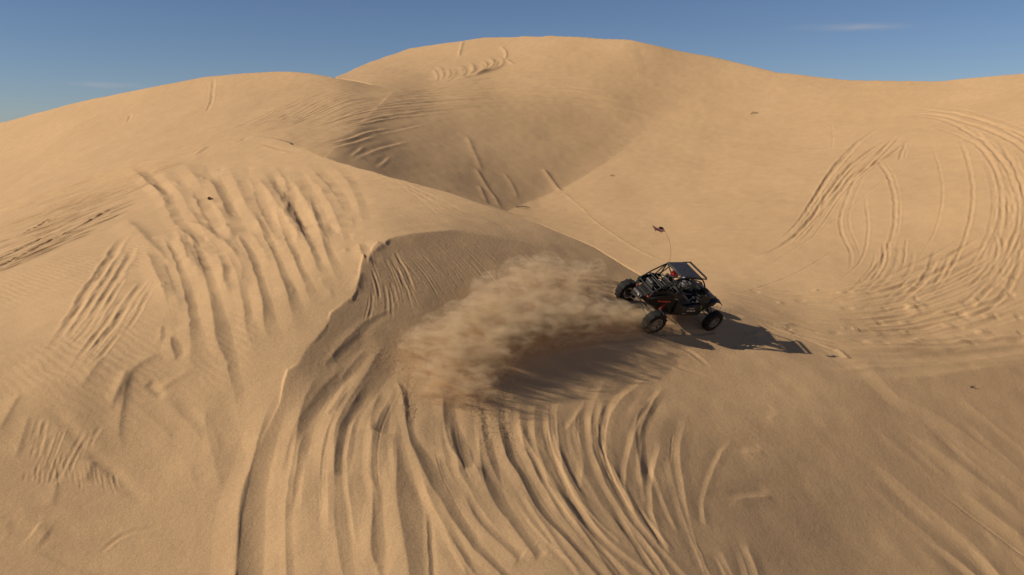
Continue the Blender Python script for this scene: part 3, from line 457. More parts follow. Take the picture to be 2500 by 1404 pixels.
NSTROKE = 0
STRIP_K = 0.66
def stroke(pts, w, k, prof='ridge', taper=(0.15, 0.15), asym=2.2, wob=0.25, rough=0.0, lump=0.35, clear=0.6):
    """carve one feature: pts = picture points surveyed onto the bare dune, w = width in picture units,
    k = height as a fraction of the width.  + side of a ridge is the one turned from the sun"""
    global NSTROKE
    NSTROKE += 1
    pts = list(pts)
    if pts[-1][1] > 1372:      # runs on below the picture
        a, b = np.array(pts[-2], float), np.array(pts[-1], float); dd = b - a; pts.append(tuple(b + dd / max(np.hypot(dd[0], dd[1]), 1) * 130))
    if prof in ('strip', 'lstrip'):
        k = k * STRIP_K
    if len(pts[0]) == 3:       # per-point width
        P3 = spline(pts); P = P3[:, :2]; wv = np.maximum(P3[:, 2], 1.5)
    else:
        P = spline(pts); wv = np.full(len(P), float(w))
    X = np.array([hit(u, v) for u, v in P])
    d = np.hypot(*np.diff(X, axis=0).T)
    # stop where the line would jump over a crest
    ok = d < np.maximum(2.5, 6 * np.median(d))
    if not ok.all():
        cut = np.where(~ok)[0]; edges = np.concatenate([[-1], cut, [len(d)]])
        g = max(range(len(edges) - 1), key=lambda q: edges[q + 1] - edges[q])
        wv = wv[edges[g] + 1:edges[g + 1] + 1]; X = X[edges[g] + 1:edges[g + 1] + 1]; d = np.hypot(*np.diff(X, axis=0).T)
    if len(X) < 3: return
    for _ in range(2): X[1:-1] = 0.25 * X[:-2] + 0.5 * X[1:-1] + 0.25 * X[2:]
    d = np.maximum(np.hypot(*np.diff(X, axis=0).T), 1e-4)
    T = np.concatenate([[0], np.cumsum(d)]); LT = T[-1]
    Rm = np.hypot(X[:, 0], X[:, 1]); WM = wv * Rm / FPX
    ext = WM.max() * (asym if prof in ('ridge', 'strip', 'lstrip') else 1) * 3.9
    az = np.arctan2(X[:, 0], X[:, 1])
    def win(sel):
        mg = ext / Rm[sel].min()
        c0 = int((az[sel].min() - mg + HALF) / DAZ); c1 = int((az[sel].max() + mg + HALF) / DAZ) + 2
        i0 = int((math.log(max(Rm[sel].min() - ext, RMIN)) - LR0) / DLR); i1 = int((math.log(Rm[sel].max() + ext) - LR0) / DLR) + 2
        return max(c0, 0), min(c1, NA), max(i0, 0), min(i1, NR)
    C0, C1, I0, I1 = win(slice(None))
    if C1 <= C0 or I1 <= I0: return
    sh = (I1 - I0, C1 - C0)
    D2 = np.full(sh, 1e9); S = np.zeros(sh); TT = np.zeros(sh); WW = np.full(sh, WM.mean())
    nx = -np.diff(X[:, 1]) / d; ny = np.diff(X[:, 0]) / d
    flip = -1.0 if np.sum((nx * SUN_DIR.x + ny * SUN_DIR.y) * d) > 0 else 1.0
    for j in range(len(d)):
        c0, c1, i0, i1 = win(slice(j, j + 2))
        if c1 <= c0 or i1 <= i0: continue
        x = PX[i0:i1, c0:c1] - X[j, 0]; y = PY[i0:i1, c0:c1] - X[j, 1]
        tx, ty = (X[j + 1] - X[j]) / d[j]
        t = np.clip(x * tx + y * ty, 0, d[j]); ex = x - t * tx; ey = y - t * ty
        q = ex * ex + ey * ey
        sl = (slice(i0 - I0, i1 - I0), slice(c0 - C0, c1 - C0))
        m = q < D2[sl]
        if m.any():
            D2[sl] = np.where(m, q, D2[sl])
            s = np.sign(x * nx[j] + y * ny[j]) * flip * np.sqrt(q)
            S[sl] = np.where(m, s, S[sl]); TT[sl] = np.where(m, T[j] + t, TT[sl])
            WW[sl] = np.where(m, WM[j] + (WM[j + 1] - WM[j]) * t / d[j], WW[sl])
    act = D2 < 1e8
    if not act.any(): return
    s = S / WW; t = TT / LT; seed = NSTROKE
    bx, by = PX[I0:I1, C0:C1], PY[I0:I1, C0:C1]
    if wob: s = s + wob * vnoise(TT / np.maximum(WW, 1e-3), s * 0.3 + seed * 3.1, 7.0, seed)
    amp = sstep(0, taper[0] + 1e-6, t) * sstep(0, taper[1] + 1e-6, 1 - t)
    if lump: amp = amp * (1 + lump * vnoise(TT / np.maximum(WW, 1e-3), 0 * s + seed * 5.7, 9.0, seed + 9))
    if prof == 'ridge':
        sw = np.where(s > 0, s, s / asym); f = np.exp(-np.abs(sw) ** 1.55)
    elif prof in ('strip', 'lstrip'):      # a plane facet: crisp brow, even fall away from the sun, slow recovery on both sides
        if prof == 'lstrip': s = -s
        q = np.clip((s + 1) / 2.6, 0, 1)                                   # fall: steep under the brow, easing out at the foot
        fall = 1.05 - 2.05 * (1 - (1 - q) ** 1.7)
        up = np.clip(1 + (s + 1) / (asym * 1.6), 0, 1) ** 1.25 * 1.05      # long even rise to the brow
        rec = -np.clip(1 - (s - 1.6) / (asym * 2.0), 0, 1) ** 1.6
        f = np.where(s < -1, smin(up, 0 * up + 1.0, 0.12), np.where(s < 1.6, smin(fall, 0 * fall + 1.0, 0.12), rec))
    elif prof == 'soft':
        f = np.exp(-s * s)
    elif prof == 'rut':
        f = -np.exp(-s * s) + 0.45 * np.exp(-((np.abs(s) - 1.6) / 0.6) ** 2)
    elif prof == 'fork':       # thin sharp crease
        f = -np.exp(-np.abs(s) ** 1.2)
    if rough: f = f + np.exp(-(s * 0.7) ** 2) * rough * (vnoise(bx, by, 0.09, seed) + 0.7 * vnoise(bx, by, 0.045, seed + 1))
    ZD[I0:I1, C0:C1] += np.where(act, amp * f * k * WW, 0)
    if clear:
        SMOOTH_IN[I0:I1, C0:C1] *= 1 - clear * np.where(act, amp * np.exp(-(s / 2.0) ** 2), 0)

def family(guides, n, w, k, prof='rut', jit=0.35, seg=(0.4, 1.0), **kw):
    """n strokes laid between guide lines of equal role"""
    G = []
    for g in guides:
        P = spline(g, 8); d = np.concatenate([[0], np.cumsum(np.hypot(*np.diff(P, axis=0).T))]); q = np.linspace(0, d[-1], 25)
        G.append(np.stack([np.interp(q, d, P[:, 0]), np.interp(q, d, P[:, 1])], -1))
    G = np.array(G)
    for i in range(n):
        a = (i + 0.5 + random.uniform(-jit, jit)) / n * (len(G) - 1)
        b = a + random.uniform(-0.5, 0.5) * jit * 1.2 / max(n, 1) * (len(G) - 1)
        L = random.uniform(*seg); s0 = random.uniform(0, 1 - L)
        i0, i1 = int(s0 * 24), max(int(s0 * 24) + 3, int((s0 + L) * 24)); pts = []
        for q in range(i0, min(i1, 24) + 1, 2):
            c = min(max(a + (b - a) * q / 24, 0), len(G) - 1.0001); c0 = int(c); f = c - c0
            pts.append(G[c0][q] * (1 - f) + G[c0 + 1][q] * f)
        if len(pts) > 1:
            stroke(pts, w * random.uniform(0.7, 1.35), k * random.uniform(0.5, 1.25), prof, taper=(0.25, 0.25), **kw)

def zf(x0, y0, sc, pts): return [(x0 + a / sc, y0 + b / sc) for a, b in pts]
Z7 = lambda *p: zf(900, 850, 2.534, p)      # notebook sheets of the foreground survey
Z6 = lambda *p: zf(0, 750, 2.147, p)
Z8 = lambda *p: zf(1700, 750, 2.146, p)

# where wind ripples cover the sand
SMOOTH_IN[:] = 0.0
for u, v, ru in ((1010, 490, 150), (1150, 530, 90), (90, 860, 190), (230, 980, 120), (330, 620, 110), (930, 440, 90), (40, 700, 120), (560, 840, 60), (2300, 560, 160), (480, 640, 90)):
    x, y = hit(u, v); rad = ru * math.hypot(x, y) / FPX * 1.15
    SMOOTH_IN = np.maximum(SMOOTH_IN, 1.3 * np.exp(-(((PX - x) ** 2 + ((PY - y) * .6) ** 2) / rad ** 2)))
# --- flutes running down over the brink of the near dune (broad tongues, even dark right hand sides)
def zw(x0, y0, sc, pts): return [(x0 + a / sc, y0 + b / sc, c / sc) for a, b, c in pts]
A_ = lambda *p: zw(200, 300, 2.8075, p)
B_ = lambda *p: zw(0, 750, 2.147, p)
C_ = lambda *p: zw(560, 720, 2.053, p)
for pts, k in [
    (A_((455, 860, 15), (520, 980, 30), (590, 1150, 28), (610, 1280, 18)), .42), (A_((680, 760, 12), (740, 900, 26), (800, 1010, 20)), .42), (A_((950, 880, 22), (985, 1000, 22), (985, 1130, 14)), .36),
    ([(398, 575, 3), (438, 650, 6), (458, 715, 8)] + A_((762, 1330, 25)) + B_((1030, 180, 30), (1060, 300, 36), (1085, 430, 28)), .50), ([(462, 560, 3), (492, 630, 7), (518, 705, 9)] + A_((940, 1340, 34)) + B_((1165, 160, 32), (1200, 270, 24), (1245, 400, 22), (1265, 560, 18), (1305, 700, 12)), .48),
    (B_((1085, 470, 30), (1120, 560, 55), (1140, 680, 60), (1190, 850, 60), (1215, 980, 40)), .26), ([(548, 600, 3), (580, 660, 6), (596, 710, 7)] + A_((1130, 1300, 20)) + B_((1350, 200, 34), (1372, 300, 22)), .34),
    ([(578, 560, 3), (612, 620, 7), (636, 690, 7)] + A_((1270, 1280, 28)) + B_((1430, 150, 30), (1475, 255, 28)), .50), (A_((1180, 590, 8), (1260, 760, 18), (1340, 930, 16), (1440, 1190, 30), (1480, 1290, 34)) + B_((1560, 85, 28), (1595, 160, 18)), .50),
    (A_((1330, 560, 8), (1400, 760, 20), (1490, 980, 16), (1590, 1200, 28), (1645, 1310, 20)), .46), (A_((1440, 520, 8), (1500, 700, 18), (1590, 890, 16), (1690, 1110, 30), (1745, 1200, 26)), .46), (A_((1560, 480, 8), (1620, 660, 16), (1680, 850, 18), (1760, 1050, 28), (1825, 1140, 18)), .46),
    (B_((905, 150, 8), (918, 220, 20), (940, 290, 12)), .5), (B_((855, 90, 8), (850, 190, 10)), .4), (A_((1905, 820, 10), (1935, 880, 26), (1960, 960, 20)), .5)]:
    stroke(pts, 10, k * 1.12, 'strip', taper=(.25, .2), asym=1.7, wob=.3, lump=.2)
for pts in ([(440, 560), (470, 630), (492, 700)], [(540, 640), (548, 690), (560, 730)], [(300, 530), (355, 590), (420, 650), (445, 680)],
            [(395, 640), (425, 720), (440, 780)], [(560, 600), (590, 660), (610, 720)]):
    stroke(pts, 13, 0.40, 'ridge', taper=(0.25, 0.25), asym=2.2)
# --- churned sand curling down from the peak
for pts, w, k in [
    ([(800, 392), (850, 440), (888, 520), (905, 575), (910, 620)], 11, 0.36),
    ([(755, 392), (820, 460), (860, 540), (880, 610), (905, 645)], 12, 0.42),
    ([(735, 395), (790, 460), (832, 540), (868, 620), (880, 650)], 11, 0.36),
    ([(700, 400), (755, 470), (800, 560), (845, 640), (868, 690)], 13, 0.44),
    ([(655, 400), (690, 470), (722, 540), (785, 620), (838, 700)], 13, 0.42),
    ([(675, 395), (700, 430), (705, 500), (702, 530)], 9, 0.42),
    ([(640, 400), (650, 430), (690, 490), (740, 560), (765, 620)], 11, 0.42),
    ([(590, 392), (612, 440), (652, 520), (700, 600), (738, 680)], 13, 0.42),
    ([(560, 400), (600, 470), (620, 520), (668, 590), (700, 660)], 12, 0.40),
    ([(465, 390), (500, 440), (545, 505), (585, 565), (622, 640), (650, 720)], 13, 0.44),
    ([(470, 430), (478, 470), (510, 530), (560, 600)], 11, 0.42),
    ([(400, 400), (450, 470), (482, 530), (540, 600), (572, 680)], 12, 0.42),
    ([(330, 410), (400, 470), (432, 540), (500, 600), (540, 650)], 11, 0.44),
    ([(330, 400), (370, 440), (420, 490)], 7, 0.5),
    ([(520, 430), (545, 470), (565, 520), (570, 545)], 9, 0.45),
    ([(720, 600), (730, 560), (700, 540)], 8, 0.4), ([(430, 520), (470, 545), (520, 560), (560, 600)], 9, 0.4),
    ([(545, 570), (580, 610), (590, 640)], 9, 0.4), ([(610, 560), (650, 600), (690, 680)], 10, 0.4),
    ([(560, 352), (590, 340), (600, 332)], 5, 0.5), ([(480, 385), (500, 360), (520, 352)], 5, 0.4), ([(620, 345), (680, 362), (740, 380)], 4, 0.3),
]:
    stroke([(u + random.uniform(-9, 9), v + random.uniform(-6, 6)) for u, v in pts], w * random.uniform(.7, 1.25), k * random.uniform(.6, 1.08), 'strip', taper=(random.uniform(.2, .5), random.uniform(.2, .5)), asym=1.4, wob=0.22, lump=0.5)
for _ in range(46):     # lumps and hollows of slumped sand
    u = random.uniform(360, 860); v = random.uniform(400, 720)
    if abs(u - 330) * 0.9 > (v - 330) * 1.6 + 160 or layer(np.array([u]), np.array([v]))[0] != 2: continue
    a = random.uniform(0.7, 1.3); L = random.uniform(14, 45)
    stroke([(u, v), (u + L * math.cos(a) * .5, v + L * math.sin(a) * .5), (u + L * math.cos(a + .3), v + L * math.sin(a + .3))], random.uniform(4, 8), random.choice([0.26, 0.2, -0.2]),
           'ridge', taper=(0.4, 0.4), asym=1.5, wob=0.5, lump=0.5)
# --- slides and scarps on the lit slope, lower left
for pts, w, k, pr in [
    ([(308, 575), (270, 630), (205, 725), (130, 850), (95, 905)], 9, 0.34, 'rut'), ([(330, 600), (300, 660), (245, 740), (200, 820)], 8, 0.26, 'rut'),
    ([(355, 680), (310, 745), (275, 805), (250, 850)], 8, 0.30, 'rut'), ([(300, 720), (240, 810), (200, 870), (165, 930)], 7, 0.24, 'rut'),
    ([(395, 860), (360, 885), (322, 905), (290, 960), (262, 1010)], 9, 0.30, 'ridge'),
    ([(250, 870), (215, 920), (190, 955)], 8, 0.3, 'ridge'), ([(50, 960), (20, 1010), (-10, 1060)], 9, 0.4, 'ridge'),
    ([(322, 905), (300, 980), (290, 1060), (300, 1100)], 8, 0.45, 'ridge'), ([(310, 900), (290, 950), (265, 1000)], 6, 0.4, 'ridge'),
    ([(110, 985), (160, 1030), (200, 1085), (250, 1130), (330, 1200)], 12, -0.30, 'soft'), ([(365, 930), (400, 970)], 10, -0.35, 'soft'),
    ([(70, 1010), (55, 1060), (35, 1130)], 7, 0.35, 'ridge'), ([(225, 1120), (205, 1180)], 9, 0.4, 'ridge'), ([(140, 1170), (125, 1240)], 9, 0.35, 'ridge'),
    ([(240, 1350), (280, 1315), (320, 1295), (400, 1285)], 5, 0.3, 'rut'), ([(60, 1340), (110, 1365), (160, 1385)], 8, 0.25, 'ridge'),
    ([(80, 1290), (120, 1310)], 12, 0.3, 'ridge'), ([(470, 900), (420, 935), (370, 960)], 8, 0.2, 'soft'),
    ([(260, 1130), (310, 1190), (370, 1230)], 14, -0.2, 'soft')]:
    stroke(pts, w, k, pr, taper=(0.2, 0.3), wob=0.4)
family([[(90, 1010), (60, 1120), (30, 1180)], [(250, 1040), (200, 1130), (170, 1210)]], 16, 4.0, 0.30, 'rut', seg=(0.3, 0.8), wob=0.6)
family([[(60, 1130), (50, 1180)], [(270, 1110), (290, 1180), (300, 1220)]], 18, 3.5, 0.22, 'rut', seg=(0.4, 0.9), wob=0.6)
family([[(300, 560), (200, 720), (60, 900)], [(380, 700), (300, 830), (220, 930)]], 14, 5.5, .22, 'rut', seg=(.3, .8), wob=.4, lump=.5)
family([[(-60, 1180), (200, 1250), (420, 1300)], [(-60, 1330), (200, 1380), (430, 1400)]], 9, 8, .16, 'lstrip', seg=(.2, .6), wob=.5, lump=.5)
family([[(420, 900), (520, 1000), (560, 1100)], [(300, 1000), (420, 1120), (500, 1250)]], 8, 9, .16, 'strip', seg=(.3, .8), wob=.4, lump=.5)
family([[(900, 420), (1000, 480), (1050, 540)], [(1000, 450), (1150, 520), (1260, 570)]], 10, 4, .10, 'rut', seg=(.3, .9), wob=.4, lump=.5)
# --- wheel tracks over the left dune
family([[(-90, 520), (100, 468), (280, 412), (430, 380), (560, 345)], [(-90, 600), (90, 540), (260, 478), (360, 440), (450, 408)],
        [(-90, 700), (60, 640), (180, 590), (250, 560), (320, 520)]], 120, 3.8, 0.80, 'rut', seg=(0.2, 0.7), wob=0.4, lump=0.5)
for pts in ([(-60, 680), (60, 620), (170, 565), (290, 500)], [(-60, 660), (40, 612), (150, 560)], [(-60, 615), (60, 570), (130, 530)], [(-60, 530), (60, 500), (200, 455)]):
    stroke(pts, 5, 0.65, 'rut', wob=0.4)
family([[(430, 365), (600, 300), (720, 240), (800, 200)], [(520, 350), (690, 295), (800, 240), (900, 212)],
        [(560, 345), (740, 300), (850, 252), (960, 236)]], 50, 2.6, 0.27, 'rut', seg=(0.4, 1.0), wob=0.3, lump=0.4)
family([[(600, 335), (760, 300), (870, 255), (1000, 236), (1150, 222), (1350, 225)], [(640, 340), (780, 310), (900, 275), (1050, 262), (1200, 252), (1450, 262)],
        [(700, 350), (810, 325), (900, 300), (1000, 285), (1100, 275)]], 40, 2.6, 0.34, 'lstrip', seg=(0.5, 1.0), asym=1.6, wob=0.3, lump=0.4)
for pts, w, k in [([(560, 338), (740, 300), (860, 250), (960, 234), (1100, 216), (1300, 214), (1450, 232)], 5, 0.5), ([(620, 335), (790, 300), (900, 262), (1000, 250), (1150, 232), (1300, 234), (1500, 262)], 5, 0.5),
                  ([(680, 345), (820, 315), (940, 280), (1060, 268), (1200, 255), (1400, 256), (1600, 285)], 5.5, 0.5), ([(745, 362), (830, 345), (900, 322), (960, 308)], 6, 0.6),
                  ([(790, 368), (850, 352), (920, 330)], 6, 0.6), ([(850, 395), (900, 372), (960, 352), (1010, 341)], 6, 0.4), ([(915, 412), (940, 392), (952, 380)], 5, 0.4),
                  ([(850, 385), (870, 370), (890, 355)], 5, 0.4), ([(700, 345), (760, 362), (800, 350), (860, 335)], 4, 0.5), ([(715, 352), (745, 372), (760, 368)], 4, 0.5),
                  ([(900, 330), (980, 316), (1050, 300)], 5, 0.3), ([(1000, 228), (1120, 208), (1250, 205)], 4, 0.4)]:
    stroke(pts, w * .66, k * 1.15, 'lstrip', taper=(.35, .35), asym=1.8, wob=0.2, lump=0.25)
for pts in ([(520, 190), (520, 230), (512, 262), (502, 276)], [(370, 208), (350, 225)], [(320, 280), (311, 298)], [(0, 440), (120, 400), (240, 350)], [(0, 372), (150, 320), (300, 262)], [(40, 365), (200, 290), (330, 232)]):
    stroke(pts, 3.5, 0.3, 'rut', wob=0.3)
family([[(-60, 360), (120, 320), (330, 240)], [(-60, 470), (150, 400), (420, 310), (560, 280)]], 12, 2.6, .26, 'rut', seg=(.3, .8), wob=.3, lump=.4)
family([[(1500, 300), (1800, 290), (2100, 270)], [(1650, 520), (1900, 470), (2150, 420)]], 8, 2.2, .16, 'rut', seg=(.2, .5), wob=.3, lump=.4)
family([[(960, 226), (1200, 214), (1450, 222), (1620, 262)], [(1000, 262), (1200, 250), (1450, 262), (1640, 300)]], 9, 3.0, .55, 'lstrip', seg=(.5, 1.0), asym=1.8, wob=.2, lump=.3)
# --- swirl high on the far dune
family([[(1042, 160), (1062, 178), (1068, 192), (1052, 210)], [(1110, 158), (1135, 172), (1125, 190), (1080, 206)], [(1180, 142), (1200, 156), (1190, 172), (1130, 196)], [(1215, 135), (1240, 148), (1225, 165), (1150, 188)]],
       15, 4.0, 0.5, 'ridge', seg=(0.6, 1.0), asym=1.4)
for pts in ([(1222, 112), (1240, 124), (1243, 140), (1232, 146)], [(1234, 146), (1256, 158)], [(1130, 100), (1128, 120), (1120, 140)], [(1100, 190), (1180, 172), (1240, 163), (1260, 163)], [(1050, 205), (1150, 196), (1260, 182), (1400, 180)]):
    stroke(pts, 3.2, 0.6, 'ridge', asym=1.3)
family([[(1150, 205), (1300, 190), (1480, 195)], [(1150, 222), (1350, 216), (1600, 250)]], 8, 3.2, 0.35, 'rut', seg=(0.3, 0.7))
# --- sand runs on the bowl wall
stroke([(1228, 512), (1300, 480), (1372, 452), (1450, 408), (1530, 355), (1600, 290)], 46, .17, 'fork', taper=(.02, .6), wob=0, lump=0)
stroke([(1560, 112), (1575, 160), (1600, 215)], 40, .07, 'fork', taper=(.1, .5), wob=0, lump=0)
for pts, w, k in [([(1160, 410), (1190, 455), (1226, 505)], 6, 0.45), ([(1170, 450), (1192, 498)], 5, 0.3), ([(1325, 410), (1350, 438), (1372, 462)], 6, 0.5), ([(1230, 420), (1255, 455), (1265, 480)], 5, 0.25),
                  ([(1140, 330), (1165, 390), (1180, 420)], 6, 0.2), ([(1372, 462), (1400, 490), (1440, 525)], 2.5, 0.3), ([(1430, 520), (1480, 560), (1560, 612), (1640, 645)], 2.5, 0.4)]:
    stroke(pts, w, k, 'ridge', asym=1.4)
# --- loops on the right hand slope
for pts, w, k in [
    ([(2190, 282), (2300, 292), (2400, 345), (2465, 420), (2490, 520), (2470, 600), (2430, 680), (2350, 760), (2200, 815)], 6, .5), ([(2150, 292), (2260, 278), (2400, 312), (2500, 365), (2600, 450)], 6, .5),
    ([(2200, 262), (2350, 280), (2500, 332), (2600, 400)], 5, .45), ([(2340, 330), (2365, 400), (2376, 480), (2362, 560), (2330, 640), (2270, 720), (2180, 780)], 4.5, .5),
    ([(2130, 375), (2170, 430), (2186, 500), (2180, 570), (2150, 640), (2090, 700), (2000, 750)], 5.5, .5), ([(2275, 350), (2300, 440), (2296, 520), (2270, 590), (2220, 660)], 3.5, .35),
    ([(2230, 310), (2120, 370), (2050, 430), (1990, 520), (1930, 585), (1850, 625), (1720, 648)], 6.5, .65), ([(2190, 330), (2130, 390), (2080, 440)], 6, .6), ([(2160, 300), (2070, 370), (2010, 450), (1950, 560)], 6.5, .6),
    ([(2240, 330), (2160, 385), (2080, 430), (2020, 510)], 6, .5), ([(2215, 345), (2200, 370), (2196, 395)], 5, .5), ([(2100, 410), (2060, 500), (2050, 560), (2080, 620), (2070, 680)], 5, .45),
    ([(2270, 400), (2160, 440), (2050, 530), (1950, 600), (1850, 660), (1760, 690)], 3.5, .35), ([(2050, 600), (1960, 660), (1850, 705), (1770, 722)], 4, .4), ([(2060, 440), (2010, 500), (2000, 520)], 7, .6),
    ([(2250, 300), (2380, 350), (2440, 430), (2462, 520), (2440, 600), (2380, 690), (2260, 770)], 4.5, .4), ([(2300, 270), (2420, 300), (2520, 360)], 4, .4), ([(2030, 300), (2035, 335), (2030, 370)], 3, .25),
    ([(1900, 285), (2000, 300), (2030, 320)], 3, .2), ([(2440, 560), (2450, 620), (2400, 700)], 6, .5), ([(2520, 480), (2500, 600), (2450, 720), (2330, 800)], 6, .5), ([(2110, 470), (2120, 560), (2100, 640), (2030, 700)], 4, .4)]:
    stroke(pts, w * .72, k * .72, 'rut', taper=(0.25, 0.25), wob=0.3, lump=0.4)
    for dx, q in random.sample([(-13, .55), (10, .45), (21, .4)], 0 if w < 4.6 else 1): stroke([(a + dx, b - dx * .35) for a, b in pts], w * .55, k * q, 'rut', taper=(0.3, 0.25), wob=0.3, lump=0.4)
family([[(2140, 300), (2050, 380), (1990, 470), (1920, 570), (1800, 640)], [(2250, 320), (2150, 400), (2060, 480), (1990, 580), (1880, 660)]], 16, 3.0, .34, 'rut', seg=(.3, .8), wob=.3, lump=.4)
family([[(2300, 300), (2400, 400), (2420, 520), (2370, 640), (2250, 740)], [(2420, 300), (2500, 420), (2520, 540), (2470, 660), (2340, 780)]], 16, 3.4, .34, 'rut', seg=(.3, .9), wob=.3, lump=.4)
family([[(2120, 560), (2130, 640), (2060, 720)], [(2330, 600), (2290, 690), (2180, 770)]], 12, 3.6, .36, 'rut', seg=(.4, .9), wob=.3, lump=.4)
family([[(1950, 640), (2150, 600), (2350, 540), (2560, 470)], [(1850, 700), (2080, 680), (2300, 640), (2560, 590)]], 18, 2.8, .3, 'rut', seg=(.2, .6), wob=.3, lump=.4)
family([[(1740, 690), (1900, 705), (2080, 690), (2260, 630), (2450, 520)], [(1750, 720), (1900, 760), (2120, 770), (2320, 720), (2560, 600)],
        [(1770, 750), (1920, 800), (2120, 830), (2350, 810), (2620, 730)]], 64, 4.0, 0.40, 'rut', seg=(0.3, 0.9), wob=0.3, lump=0.5)
family([[(1800, 745), (1950, 800), (2120, 835), (2350, 815), (2620, 760)], [(1900, 800), (2020, 850), (2200, 868), (2400, 858), (2620, 820)]], 40, 4.6, 0.40, 'ridge', asym=1.6, seg=(0.3, 0.9), wob=0.3, lump=0.5)
for pts, w, k in [([(2020, 862), (2200, 872), (2400, 858), (2560, 838)], 8, .45), ([(2040, 880), (2200, 890), (2400, 880), (2560, 855)], 8, .4), ([(2000, 900), (2120, 902), (2300, 893), (2560, 875)], 9, .4),
                  ([(2040, 855), (2055, 862), (2072, 878)], 7, .6), ([(1800, 770), (1860, 782), (1930, 800)], 5, .5)]:
    stroke(pts, w, k, 'ridge', asym=1.5)
for _ in range(60):     # churned patches where tracks cross
    u = random.uniform(1800, 2500); v = random.uniform(680, 850); L = random.uniform(15, 50)
    stroke([(u, v), (u + L * .5, v + 3), (u + L, v + random.uniform(-6, 8))], random.uniform(4, 8), random.choice([.4, -.35]), 'ridge', taper=(.4, .4), asym=1.4, wob=.6, lump=.6)
# --- fans of sand thrown over the slip face: long curved ridges in the foreground
for pts, w, k in [
    (Z7((780, 330), (800, 500), (850, 680), (930, 800), (980, 920), (1080, 1060), (1200, 1180), (1300, 1300), (1400, 1420)), 16, .60),
    (Z7((950, 250), (920, 400), (960, 560), (1040, 680), (1110, 840), (1180, 960), (1300, 1120), (1420, 1260), (1560, 1420)), 13, .50),
    (Z7((1060, 260), (1012, 400), (1022, 580), (1070, 720), (1140, 860), (1240, 1010), (1380, 1170), (1550, 1350), (1620, 1420)), 14, .52),
    (Z7((1200, 250), (1152, 400), (1170, 600), (1190, 740), (1260, 900), (1370, 1060), (1480, 1200), (1650, 1340), (1760, 1420)), 13, .50),
    (Z7((1320, 280), (1270, 420), (1310, 620), (1320, 700), (1300, 880)), 14, .36),
    (Z7((1490, 140), (1410, 260), (1370, 420), (1370, 560), (1400, 690), (1470, 860), (1560, 1010), (1680, 1160), (1800, 1320), (1860, 1420)), 15, .55),
    (Z7((1900, 100), (1740, 160), (1600, 260), (1500, 380), (1460, 520), (1470, 680), (1530, 820), (1600, 960), (1700, 1120), (1840, 1280), (1960, 1420)), 15, .46),
    (Z7((1780, 310), (1710, 400), (1650, 500), (1610, 640), (1580, 780), (1590, 900), (1650, 1020)), 12, .48), (Z7((1700, 480), (1680, 640), (1680, 800), (1710, 960)), 10, .34),
    (Z7((1810, 540), (1770, 700), (1740, 860), (1750, 1000), (1800, 1160), (1870, 1290)), 12, .46), (Z7((1980, 350), (1950, 460), (1910, 620), (1930, 800), (1960, 960), (2010, 1180), (2110, 1420)), 14, .42),
    (Z7((2270, 520), (2200, 600), (2140, 720), (2090, 850), (2060, 960), (2080, 1110)), 10, .42), (Z7((2120, 1230), (2160, 1320), (2210, 1420)), 8, .4),
    (Z7((1100, 740), (1180, 900), (1300, 1060)), 7, .4), (Z7((880, 900), (980, 1060), (1100, 1200), (1240, 1330)), 8, .4),
    (Z7((1240, 900), (1330, 980), (1450, 1110), (1560, 1210)), 8, .42), (Z7((1600, 900), (1700, 1060), (1790, 1210)), 6, .4), (Z7((1350, 300), (1290, 400), (1220, 500)), 8, .3)]:
    if pts[len(pts) // 2][0] > 1290:     # low ridges that only catch the sun on a narrow flank
        stroke([(u - w * .2, v, w * .50) for u, v in pts], w, k * 1.0, 'lstrip', taper=(0.35, 0.05), asym=2.2, wob=0.3, lump=0.35)
    else:
        stroke([(u + w * .7, v, w * .62) for u, v in pts], w, k * 1.1, 'strip', taper=(0.35, 0.03), asym=1.8, wob=0.25, lump=0.22)
